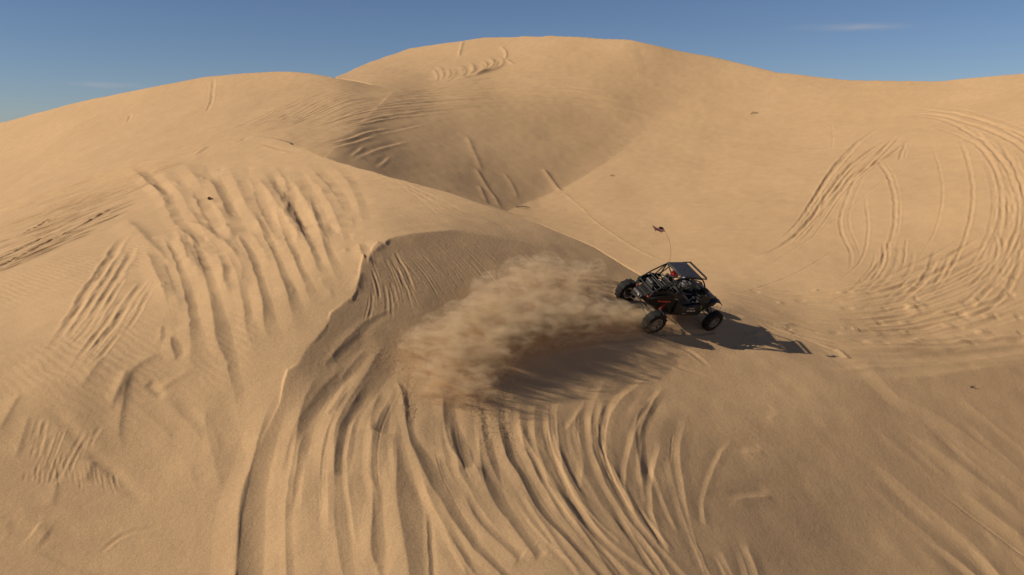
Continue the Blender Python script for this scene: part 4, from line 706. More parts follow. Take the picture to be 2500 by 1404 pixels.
for pts, k in [
    (C_((262, 480, 20), (215, 620, 34), (155, 850, 38), (112, 1000, 46), (95, 1150, 52), (85, 1430, 54)), .52),
    (C_((500, 330, 14), (440, 470, 34), (385, 600, 32), (352, 800, 28), (330, 900, 24), (308, 1000, 20), (292, 1150, 14), (300, 1380, 16)), .42),
    (C_((820, 220, 12), (765, 330, 42), (720, 430, 36), (650, 520, 34), (590, 620, 36), (562, 720, 42), (555, 820, 38), (548, 920, 26)), .36),
    (C_((548, 960, 22), (552, 1120, 32), (592, 1380, 26)), .34), (C_((775, 470, 16), (748, 600, 36), (738, 690, 34)), .36), (C_((690, 860, 10), (738, 960, 20), (742, 1100, 22), (745, 1280, 32), (760, 1380, 16)), .42),
    (C_((845, 690, 10), (868, 850, 26), (885, 1000, 46), (922, 1200, 56), (952, 1430, 54)), .46), (C_((905, 380, 14), (905, 560, 22), (905, 690, 14), (960, 800, 30), (1010, 900, 36), (1080, 1020, 30), (1150, 1150, 26), (1260, 1290, 22), (1400, 1430, 18)), .56),
    (C_((1085, 460, 20), (1100, 640, 30), (1150, 780, 46), (1195, 880, 18)), .46), (C_((1165, 960, 10), (1250, 1120, 22), (1330, 1210, 18), (1460, 1330, 20)), .42),
    (C_((1270, 640, 22), (1290, 850, 38), (1335, 1000, 36), (1420, 1140, 28), (1560, 1330, 22)), .46), (C_((1060, 1100, 14), (1120, 1230, 22), (1210, 1400, 22)), .38), (C_((985, 1040, 6), (1000, 1200, 10), (1010, 1400, 10)), .6),
    (C_((690, 180, 16), (600, 260, 26), (520, 320, 18)), .26), (C_((860, 60, 6), (740, 110, 9), (660, 170, 14), (560, 270, 12), (480, 360, 10)), .34), (C_((700, 270, 10), (640, 340, 16), (570, 420, 10)), .36),
    (C_((600, 440, 8), (560, 520, 12), (500, 600, 10)), .32), (C_((840, 420, 8), (880, 480, 12), (885, 560, 12)), .5)]:
    stroke(pts, 10, k, 'strip', taper=(.28, .03), asym=1.5, wob=.25, lump=.2)
for pts, w in [(Z7((250, 150), (235, 300), (250, 420), (255, 500)), 10), (Z7((550, 240), (680, 280), (720, 420), (740, 560), (730, 640)), 11), (Z7((860, 200), (840, 380), (870, 520), (930, 650)), 12)]:
    stroke(pts, w, -0.15, 'soft', taper=(.3, .3), rough=.45, wob=.4)
FG = [[(870, 860), (765, 980), (700, 1120), (670, 1430)], [(965, 890), (880, 1000), (850, 1150), (890, 1430)], [(1073, 960), (1085, 1118), (1150, 1250), (1300, 1430)],
      [(1275, 960), (1290, 1080), (1350, 1200), (1500, 1430)], [(1445, 960), (1440, 1070), (1490, 1200), (1640, 1430)], [(1560, 920), (1480, 1040), (1530, 1210), (1690, 1430)], [(1690, 960), (1660, 1100), (1680, 1240), (1740, 1430)]]
family(FG, 24, 6.5, .42, 'lstrip', seg=(.25, .75), asym=1.8, wob=.4, lump=.5)
family(FG, 16, 8.0, .42, 'strip', seg=(.25, .7), asym=1.8, wob=.4, lump=.5)
family(FG, 12, 2.6, .2, 'rut', seg=(.2, .6), wob=.5, lump=.6)
# --- streaks on the lower right slope
for pts, w, k in [
    (Z8((820, 260), (1030, 480), (1200, 560), (1400, 680), (1600, 830), (1800, 960)), 15, .22), (Z8((1000, 600), (1150, 700), (1350, 830), (1500, 950), (1750, 1150)), 14, .28),
    (Z8((750, 720), (1000, 900), (1150, 1020), (1300, 1150), (1500, 1350)), 14, .22), (Z8((1330, 940), (1500, 1070), (1760, 1270)), 14, .30), (Z8((1150, 1200), (1300, 1290), (1440, 1400)), 9, .4),
    (Z8((1250, 620), (1420, 760), (1600, 900), (1760, 1010)), 13, .2), (Z8((1500, 1160), (1580, 1260)), 6, .25), (Z8((1250, 1100), (1420, 1240), (1560, 1400)), 10, .28), (Z8((1600, 1270), (1760, 1400)), 10, .3),
    (Z8((150, 1006), (280, 992), (400, 985)), 7, .55), (Z8((210, 755), (350, 748)), 7, .35), (Z8((230, 1180), (262, 1290), (310, 1420)), 8, .45), (Z8((180, 1190), (225, 1300), (260, 1420)), 6, .35),
    (Z8((90, 1230), (150, 1350), (180, 1420)), 8, .35), (Z8((350, 570), (430, 550)), 7, .25), (Z8((300, 930), (500, 935), (700, 925)), 14, .12)]:
    stroke(pts, w * 1.15, k * .8, 'lstrip', taper=(0.35, 0.2), asym=2.2, wob=0.3)
stroke(Z8((1250, 950), (1450, 1100), (1580, 1200), (1760, 1350)), 2.4, 0.8, 'fork', wob=0.2)
family([[(1980, 1120), (2120, 1240), (2300, 1404)], [(2350, 930), (2500, 1060), (2620, 1150)]], 7, 8, .12, 'lstrip', seg=(.4, .9), asym=1.8)
# --- runnels down the slip face
family([[(925, 610), (990, 690), (1030, 780)], [(1100, 572), (1190, 660), (1250, 740)], [(1330, 612), (1400, 660), (1440, 690)]], 44, 2.6, .26, 'rut', seg=(.2, .8), wob=.3)
family([[(880, 640), (900, 720), (880, 800)], [(960, 600), (1010, 700), (1040, 800)]], 16, 3.0, .3, 'rut', seg=(.3, .8), wob=.3)
for pts, w in [([(912, 602), (900, 625), (905, 650)], 9), ([(885, 660), (872, 700), (875, 715)], 8), ([(940, 596), (925, 600), (912, 615)], 7)]:
    stroke(pts, w, .4, 'ridge', taper=(.3, .3), asym=1.6)
# --- tyre marks behind the buggy
stroke([(1745, 808), (1680, 814), (1600, 812), (1500, 808), (1400, 806)], 7, .35, 'rut', taper=(.03, .5), wob=.3)
stroke([(1625, 815), (1540, 825), (1440, 835), (1330, 850)], 8, .35, 'rut', taper=(.03, .5), wob=.4)
for pts, w, k in [([(1560, 812), (1640, 838), (1700, 868), (1740, 905)], 7, .4), ([(1450, 850), (1580, 865), (1680, 905), (1740, 925)], 6, .4), ([(1200, 905), (1320, 930), (1450, 955), (1560, 960)], 5, .4),
                  ([(1250, 930), (1380, 962), (1500, 985), (1600, 1000)], 5, .4), ([(1420, 880), (1560, 905), (1640, 935)], 4, .3), ([(1860, 790), (1960, 830), (2060, 868)], 6, .35), ([(1600, 700), (1450, 690), (1330, 690)], 6, .4)]:
    stroke(pts, w, k, 'rut', taper=(.2, .3), wob=.5)
# broad, very gentle unevenness and fine relief of blown sand
ZD += 0.035 * vnoise(PX, PY, 1.9, 31) + 0.012 * vnoise(PX, PY, 0.55, 32)
SMOOTH_IN = np.clip(SMOOTH_IN, 0, 1)
print('strokes', NSTROKE)
# ------------------------------------------------------------------ join the detailed sector with the surrounding desert
_azo = np.linspace(HALF, 2 * math.pi - HALF, 72)[1:-1]
_r0 = np.array([0.4, 2.0, 4.0, 6.0, 7.5, 9.0, 10.0]); _r1 = np.array([130, 138, 150, 170, 200, 250, 320, 420, 600, 900, 1400, 2000, 3000.])
AZ = np.concatenate([AZ_IN, _azo]); RR = np.concatenate([_r0, R_IN, _r1])
GX = np.sin(AZ)[None, :] * RR[:, None]; GY = np.cos(AZ)[None, :] * RR[:, None]
LOW = -10.5 + 2.0 * vnoise(GX, GY, 60, 1) + 1.0 * vnoise(GX, GY, 23, 2)
GZ = LOW.copy()
n0, n1 = len(_r0), len(_r0) + NR
GZ[n0:n1, :NA] = ZD
ZL, ZR = ZD[:, 0], ZD[:, -1]
for j in range(len(_azo)):
    dl = min((_azo[j] - HALF), 2 * math.pi - HALF - _azo[j])
    k = 1 - sstep(0.0, 0.9, dl)
    side = ZR if _azo[j] - HALF < math.pi - HALF else ZL
    GZ[n0:n1, NA + j] = side * k + LOW[n0:n1, NA + j] * (1 - k)
first = GZ[n0].copy(); last = GZ[n1 - 1].copy()
for i in range(n0):
    k = sstep(4.0, 10.5, RR[i]); GZ[i] = first * k + LOW[i] * (1 - k)
for i in range(n1, len(RR)):
    k = 1 - sstep(125, 190, RR[i]); GZ[i] = last * k + LOW[i] * (1 - k)
SMOOTH = np.full_like(GZ, 0.5); SMOOTH[n0:n1, :NA] = SMOOTH_IN
# ------------------------------------------------------------------ terrain mesh
def mat_new(name):
    m = bpy.data.materials.new(name); m.use_nodes = True
    nt = m.node_tree
    return m, nt.nodes, nt.links, nt.nodes['Principled BSDF']

def sand_material():
    m, N, L, b = mat_new('sand')
    tc = N.new('ShaderNodeTexCoord')
    def noise(scale, detail=4, rough=0.6):
        n = N.new('ShaderNodeTexNoise'); n.inputs['Scale'].default_value = scale
        n.inputs['Detail'].default_value = detail; n.inputs['Roughness'].default_value = rough
        L.new(tc.outputs['Object'], n.inputs['Vector']); return n
    big = noise(0.12, 4); mid = noise(1.7, 5); grain = noise(30, 3, 0.85)
    r1 = N.new('ShaderNodeValToRGB')
    r1.color_ramp.elements[0].position = 0.3; r1.color_ramp.elements[0].color = (0.488, 0.303, 0.152, 1)
    r1.color_ramp.elements[1].position = 0.7; r1.color_ramp.elements[1].color = (0.533, 0.333, 0.169, 1)
    L.new(big.outputs['Fac'], r1.inputs['Fac'])
    mx = N.new('ShaderNodeMix'); mx.data_type = 'RGBA'; mx.blend_type = 'MULTIPLY'
    mx.inputs[0].default_value = 1.0
    r2 = N.new('ShaderNodeValToRGB')
    r2.color_ramp.elements[0].position = 0.32; r2.color_ramp.elements[0].color = (0.84, 0.83, 0.81, 1)
    r2.color_ramp.elements[1].position = 0.68; r2.color_ramp.elements[1].color = (1.11, 1.11, 1.11, 1)
    L.new(grain.outputs['Fac'], r2.inputs['Fac'])
    L.new(r1.outputs[0], mx.inputs[6]); L.new(r2.outputs[0], mx.inputs[7])
    mx2 = N.new('ShaderNodeMix'); mx2.data_type = 'RGBA'; mx2.blend_type = 'MULTIPLY'; mx2.inputs[0].default_value = 1.0
    r3 = N.new('ShaderNodeValToRGB')
    r3.color_ramp.elements[0].position = 0.3; r3.color_ramp.elements[0].color = (0.94, 0.94, 0.95, 1)
    r3.color_ramp.elements[1].position = 0.7; r3.color_ramp.elements[1].color = (1.03, 1.03, 1.02, 1)
    L.new(mid.outputs['Fac'], r3.inputs['Fac'])
    L.new(mx.outputs[2], mx2.inputs[6]); L.new(r3.outputs[0], mx2.inputs[7])
    L.new(mx2.outputs[2], b.inputs['Base Color'])
    b.inputs['Roughness'].default_value = 0.95
    b.inputs['Specular IOR Level'].default_value = 0.15
    # wind ripples, in patches, and sand roughness
    wv = N.new('ShaderNodeTexWave'); wv.wave_type = 'BANDS'; wv.bands_direction = 'DIAGONAL'
    wv.inputs['Scale'].default_value = 1.9; wv.inputs['Distortion'].default_value = 5.0
    wv.inputs['Detail'].default_value = 3; wv.inputs['Detail Scale'].default_value = 0.8
    L.new(tc.outputs['Object'], wv.inputs['Vector'])
    pm = noise(0.22, 2)
    pr = N.new('ShaderNodeMapRange'); pr.inputs['From Min'].default_value = 0.34; pr.inputs['From Max'].default_value = 0.55
    L.new(pm.outputs['Fac'], pr.inputs['Value'])
    att = N.new('ShaderNodeAttribute'); att.attribute_name = 'smooth_sand'
    mu = N.new('ShaderNodeMath'); mu.operation = 'MULTIPLY'
    L.new(pr.outputs[0], mu.inputs[0]); L.new(att.outputs['Fac'], mu.inputs[1])
    mu2 = N.new('ShaderNodeMath'); mu2.operation = 'MULTIPLY'
    L.new(mu.outputs[0], mu2.inputs[0]); L.new(wv.outputs['Fac'], mu2.inputs[1])
    b1 = N.new('ShaderNodeBump'); b1.inputs['Distance'].default_value = 0.010; b1.inputs['Strength'].default_value = 0.6
    L.new(mu2.outputs[0], b1.inputs['Height'])
    rough = noise(6.0, 8, 0.75)
    b2 = N.new('ShaderNodeBump'); b2.inputs['Distance'].default_value = 0.035; b2.inputs['Strength'].default_value = 0.6
    L.new(rough.outputs['Fac'], b2.inputs['Height']); L.new(b1.outputs[0], b2.inputs['Normal'])
    L.new(b2.outputs[0], b.inputs['Normal'])
    return m

def build_terrain():
    nr, na = GZ.shape
    co = np.empty((nr * na + 1, 3), np.float32)
    co[:-1, 0] = GX.ravel(); co[:-1, 1] = GY.ravel(); co[:-1, 2] = GZ.ravel() + CAM_Z
    co[-1] = (0, 0, GZ[0].mean() + CAM_Z)
    j = np.arange(na); j1 = (j + 1) % na
    i = np.arange(nr - 1)[:, None] * na
    quads = np.stack([i + j, i + na + j, i + na + j1, i + j1], -1).reshape(-1, 4)
    tris = np.stack([np.full(na, nr * na), j, j1], -1)
    me = bpy.data.meshes.new('sand_dunes')
    nq, nt = len(quads), len(tris)
    me.vertices.add(len(co)); me.vertices.foreach_set('co', co.ravel())
    me.loops.add(nq * 4 + nt * 3)
    me.loops.foreach_set('vertex_index', np.concatenate([quads.ravel(), tris.ravel()]).astype(np.int32))
    me.polygons.add(nq + nt)
    st = np.concatenate([np.arange(nq) * 4, nq * 4 + np.arange(nt) * 3]).astype(np.int32)
    me.polygons.foreach_set('loop_start', st)
    me.polygons.foreach_set('use_smooth', np.ones(nq + nt, bool))
    at = me.attributes.new('smooth_sand', 'FLOAT', 'POINT')
    at.data.foreach_set('value', np.append(SMOOTH.ravel(), 1).astype(np.float32))
    me.update(calc_edges=True)
    me.materials.append(SAND)
    o = bpy.data.objects.new('sand_dunes', me); COL.objects.link(o)
    tag(o, kind='structure')
    return o
SAND = sand_material()
build_terrain()
# ------------------------------------------------------------------ mesh tools for objects
def simple_mat(name, col, rough=0.5, metal=0.0, dust=0.0, spec=0.5, coat=0.0, scale=9.0):
    m, N, L, b = mat_new(name)
    b.inputs['Roughness'].default_value = rough; b.inputs['Metallic'].default_value = metal
    b.inputs['Specular IOR Level'].default_value = spec
    b.inputs['Coat Weight'].default_value = coat
    tc = N.new('ShaderNodeTexCoord'); n = N.new('ShaderNodeTexNoise')
    n.inputs['Scale'].default_value = scale; n.inputs['Detail'].default_value = 5; n.inputs['Roughness'].default_value = 0.7
    L.new(tc.outputs['Object'], n.inputs['Vector'])
    r = N.new('ShaderNodeValToRGB')
    r.color_ramp.elements[0].position = 0.38; r.color_ramp.elements[1].position = 0.72
    c0 = [c * 0.85 for c in col]; s = (0.30, 0.20, 0.115)
    c1 = [c * (1 - dust) * 1.15 + s[i] * dust for i, c in enumerate(col)]
    r.color_ramp.elements[0].color = (*c0, 1); r.color_ramp.elements[1].color = (*c1, 1)
    L.new(n.outputs['Fac'], r.inputs['Fac']); L.new(r.outputs[0], b.inputs['Base Color'])
    return m
M_BLACK = simple_mat('black_bodywork', (0.010, 0.010, 0.010), 0.5, dust=0.06, coat=0.05, spec=.35)
M_PLAST = simple_mat('black_plastic', (0.012, 0.012, 0.012), 0.65, dust=0.08, spec=.3)
M_ROOF = simple_mat('dark_grey_roof', (0.040, 0.038, 0.040), 0.5, dust=0.08)
M_TUBE = simple_mat('black_tube', (0.012, 0.012, 0.012), 0.6, dust=0.05, spec=.3)
M_LTUBE = simple_mat('pale_tube', (0.30, 0.28, 0.26), 0.4, dust=0.3, metal=0.3)
M_TYRE = simple_mat('tyre_rubber', (0.014, 0.014, 0.014), 0.85, dust=0.07, spec=0.2)
M_RIM = simple_mat('rim_alloy', (0.33, 0.30, 0.28), 0.38, dust=0.35, metal=0.6)
M_HUB = simple_mat('dark_metal', (0.03, 0.028, 0.027), 0.5, dust=0.15, metal=0.3)
M_CHROME = simple_mat('bright_metal', (0.62, 0.60, 0.58), 0.2, metal=0.9, dust=0.1)
M_RED = simple_mat('red_paint', (0.42, 0.030, 0.022), 0.4, dust=0.15)
M_HELM = simple_mat('red_helmet', (0.62, 0.035, 0.025), 0.22, coat=0.6)
M_HELG = simple_mat('grey_helmet', (0.16, 0.15, 0.155), 0.25, coat=0.5)
M_WHITE = simple_mat('white_vinyl', (0.60, 0.57, 0.55), 0.4, dust=0.3)
M_GREEN = simple_mat('green_vinyl', (0.16, 0.36, 0.03), 0.4, dust=0.2)
M_YEL = simple_mat('yellow_vinyl', (0.65, 0.50, 0.04), 0.4, dust=0.2)
M_GLASS = simple_mat('dark_lens', (0.03, 0.03, 0.035), 0.08, coat=1.0)
M_LENS = simple_mat('pale_lens', (0.55, 0.55, 0.52), 0.12, coat=0.8)
M_SUIT = simple_mat('dark_suit', (0.035, 0.035, 0.04), 0.85, dust=0.15)
M_SUITG = simple_mat('grey_suit', (0.10, 0.095, 0.095), 0.85, dust=0.15)
M_FABRIC = simple_mat('seat_fabric', (0.022, 0.021, 0.022), 0.9, dust=0.12)

def link(name, bm, mat, parent=None, smooth=None, bevel=0.0, loc=None, subd=0):
    me = bpy.data.meshes.new(name)
    bmesh.ops.recalc_face_normals(bm, faces=bm.faces)
    if bevel:
        es = [e for e in bm.edges if len(e.link_faces) == 2 and e.calc_face_angle(0) > 0.5]
        bmesh.ops.bevel(bm, geom=es, offset=bevel, segments=2, affect='EDGES', clamp_overlap=True)
    for f in bm.faces: f.smooth = smooth is not False
    bm.to_mesh(me); bm.free()
    for m in (mat if isinstance(mat, (list, tuple)) else [mat]): me.materials.append(m)
    if smooth is None:
        me.set_sharp_from_angle(angle=math.radians(38))
    o = bpy.data.objects.new(name, me); COL.objects.link(o)
    if parent: o.parent = parent
    if loc is not None: o.location = loc
    return o

def box(bm, c, s, rot=None, mi=0):
    r = bmesh.ops.create_cube(bm, size=1.0)
    M = Matrix.Translation(c) @ (rot.to_matrix().to_4x4() if rot else Matrix()) @ Matrix.Diagonal((*s, 1))
    bmesh.ops.transform(bm, matrix=M, verts=r['verts'])
    for f in {f for v in r['verts'] for f in v.link_faces}: f.material_index = mi
    return r['verts']

def tube(bm, pts, r, n=10, close=True, mi=0, r1=None):
    P = [Vector(p) for p in pts]; rings = []
    up = Vector((0, 0, 1))
    t0 = (P[1] - P[0]).normalized()
    nrm = t0.orthogonal().normalized()
    for i, p in enumerate(P):
        t = (P[min(i + 1, len(P) - 1)] - P[max(i - 1, 0)]).normalized()
        nrm = (nrm - t * nrm.dot(t)).normalized(); b = t.cross(nrm)
        rr = r if r1 is None else r + (r1 - r) * i / (len(P) - 1)
        rings.append([bm.verts.new(p + (nrm * math.cos(a) + b * math.sin(a)) * rr) for a in (2 * math.pi * k / n for k in range(n))])
    fs = []
    for a, b in zip(rings, rings[1:]):
        for k in range(n): fs.append(bm.faces.new((a[k], a[(k + 1) % n], b[(k + 1) % n], b[k])))
    if close:
        fs.append(bm.faces.new(rings[0][::-1])); fs.append(bm.faces.new(rings[-1]))
    for f in fs: f.material_index = mi

def bend(pts, n=5, frac=0.28):
    """polyline with rounded corners"""
    P = [Vector(p) for p in pts]; out = [P[0]]
    for i in range(1, len(P) - 1):
        d0 = min((P[i] - P[i - 1]).length, (P[i + 1] - P[i]).length) * frac
        a = P[i] + (P[i - 1] - P[i]).normalized() * d0; b = P[i] + (P[i + 1] - P[i]).normalized() * d0
        for k in range(n + 1):
            t = k / n; out.append(a * (1 - t) ** 2 + P[i] * 2 * t * (1 - t) + b * t * t)
    out.append(P[-1]); return out

def loft(bm, sections, cap=True, mi=0):
    rings = [[bm.verts.new(p) for p in s] for s in sections]; n = len(rings[0]); fs = []
    for a, b in zip(rings, rings[1:]):
        for k in range(n): fs.append(bm.faces.new((a[k], a[(k + 1) % n], b[(k + 1) % n], b[k])))
    if cap: fs.append(bm.faces.new(rings[0][::-1])); fs.append(bm.faces.new(rings[-1]))
    for f in fs: f.material_index = mi
    return rings

def plate(bm, outline, thick, mi=0):
    """thick plate from a list of 3-D points (nearly planar); thick = offset vector"""
    T = Vector(thick); a = [bm.verts.new(Vector(p)) for p in outline]; b = [bm.verts.new(Vector(p) + T) for p in outline]; n = len(a)
    fs = [bm.faces.new(a), bm.faces.new(b[::-1])] + [bm.faces.new((a[k], b[k], b[(k + 1) % n], a[(k + 1) % n])) for k in range(n)]
    for f in fs: f.material_index = mi

def lathe(bm, prof, axis='Y', n=48, c=(0, 0, 0), mi=0, closed=True):
    """prof: list of (radius, offset along the axis)"""
    rings = []
    for r, h in prof:
        ring = []
        for k in range(n):
            a = 2 * math.pi * k / n; p = (r * math.cos(a), h, r * math.sin(a))
            if axis == 'Z': p = (r * math.cos(a), r * math.sin(a), h)
            ring.append(bm.verts.new(Vector(p) + Vector(c)))
        rings.append(ring)
    m = len(rings); fs = []
    for i in range(m if closed else m - 1):
        a, b = rings[i], rings[(i + 1) % m]
        for k in range(n): fs.append(bm.faces.new((a[k], a[(k + 1) % n], b[(k + 1) % n], b[k])))
    for f in fs: f.material_index = mi

def empty(name, M):
    o = bpy.data.objects.new(name, None); COL.objects.link(o); o.empty_display_size = 0.3
    o.matrix_world = M
    return o

# ------------------------------------------------------------------ the sand buggy
def basis(F, L, U, O):
    return Matrix(((F.x, L.x, U.x, O.x), (F.y, L.y, U.y, O.y), (F.z, L.z, U.z, O.z), (0, 0, 0, 1)))
BM = basis(BF, BL, BU, BO + Vector((0, 0, CAM_Z)))
bg = empty('sand_buggy', BM)
tag(bg, 'black open sand buggy with roll cage and grey roof, carving along the slip face', 'buggy')

def make_wheel(rad, wid, paddle, side):
    """tyre with rim; outer face towards side (+1 = left)"""
    bm = bmesh.new(); rr = rad * 0.53; h = wid / 2
    prof = [(rr, -h * .72), (rr + .02, -h * .86), (rad * .72, -h * 1.0), (rad * .86, -h * .99), (rad * .945, -h * .84), (rad * .985, -h * .5), (rad, 0),
            (rad * .985, h * .5), (rad * .945, h * .84), (rad * .86, h * .99), (rad * .72, h * 1.0), (rr + .02, h * .86), (rr, h * .72), (rr - .01, 0)]
    lathe(bm, prof, n=56)
    if paddle:
        for k in range(14):
            a = 2 * math.pi * k / 14
            R = Quaternion((0, 1, 0), -a)
            for s in (-1, 1):
                p = R @ Vector((rad - .004, s * wid * .22, 0))
                box(bm, p, (.042, wid * .44, .022), R @ Quaternion((1, 0, 0), s * .28))
    else:
        for y in (-h * .45, 0, h * .45):
            lathe(bm, [(rad * .97, y - .022), (rad + .012, y - .012), (rad + .012, y + .012), (rad * .97, y + .022)], n=56)
        for k in range(28):
            a = 2 * math.pi * k / 28; R = Quaternion((0, 1, 0), -a)
            for s in (-1, 1): box(bm, R @ Vector((rad * .955, s * h * .86, 0)), (.03, h * .22, .035), R)
    ty = bm
    bm = bmesh.new(); o = side * h
    lathe(bm, [(rr + .012, o * .80), (rr + .012, o * .93), (rr - .022, o * .93), (rr - .030, o * .70), (rr - .030, -o * .72), (rr, -o * .78), (rr - .012, -o * .5), (rr - .012, o * .6)], n=40)
    lathe(bm, [(.001, o * .46), (.001, o * .60), (.05, o * .60), (.065, o * .46)], n=20)
    for k in range(8):
        a = 2 * math.pi * k / 8; d = Vector((math.cos(a), 0, math.sin(a))); q = Vector((-math.sin(a), 0, math.cos(a)))
        loft(bm, [[d * .045 + Vector((0, o * .50, 0)) + q * s * .030 + Vector((0, side * t, 0)) for s, t in ((-1, -.014), (1, -.014), (1, .014), (-1, .014))],
                  [d * (rr * .62) + Vector((0, o * .55, 0)) + q * s * .017 + Vector((0, side * t, 0)) for s, t in ((-1, -.012), (1, -.012), (1, .012), (-1, .012))],
                  [d * (rr - .025) + Vector((0, o * .72, 0)) + q * s * .028 + Vector((0, side * t, 0)) for s, t in ((-1, -.010), (1, -.010), (1, .010), (-1, .010))]])
    for k in range(24):
        a = 2 * math.pi * (k + .5) / 24; box(bm, (math.cos(a) * (rr - .004), o * .945, math.sin(a) * (rr - .004)), (.016, .010, .016))
    ri = bm
    bm = bmesh.new()
    lathe(bm, [(.001, -o * .5), (rr * .58, -o * .5), (rr * .58, -o * .44), (.001, -o * .44)], n=32)   # brake disc
    lathe(bm, [(.001, -o * .6), (.055, -o * .6), (.055, o * .44), (.001, o * .44)], n=16)
    return ty, ri, bm

WB = 1.33
WHEELS = [  # x, y, radius, width, paddle, steer
    (-WB, 0.85, 0.405, 0.32, True, 0), (-WB, -0.85, 0.405, 0.32, True, 0),
    (WB - .02, 0.80, 0.375, 0.235, False, 7), (WB - .02, -0.80, 0.375, 0.235, False, 7)]
for x, y, r, w, pd, st in WHEELS:
    s = 1 if y > 0 else -1
    ty, ri, hb = make_wheel(r, w, pd, s)
    camber = Quaternion((1, 0, 0), math.radians(-3 * s)); q = Quaternion((0, 0, 1), math.radians(st)) @ camber @ Quaternion((0, 1, 0), random.uniform(0, .7))
    wh = link('wheel', hb, M_HUB, bg); wh.location = (x, y, r - .035); wh.rotation_mode = 'QUATERNION'; wh.rotation_quaternion = q
    link('tyre', ty, M_TYRE, wh); link('rim', ri, M_RIM, wh)

# chassis tub and floor
bm = bmesh.new()
def ring(x, w, b, t, ch=.07):
    return [Vector((x, yy, zz)) for yy, zz in ((-w + ch, b), (w - ch, b), (w, b + ch), (w, t - ch), (w - ch, t), (-w + ch, t), (-w, t - ch), (-w, b + ch))]
loft(bm, [ring(-1.0, .42, .46, .62), ring(-.7, .56, .40, .58), ring(.1, .60, .38, .54), ring(.8, .56, .39, .58), ring(1.25, .34, .44, .66), ring(1.5, .26, .52, .70)])
link('floor_pan', bm, M_PLAST, bg, bevel=.012)
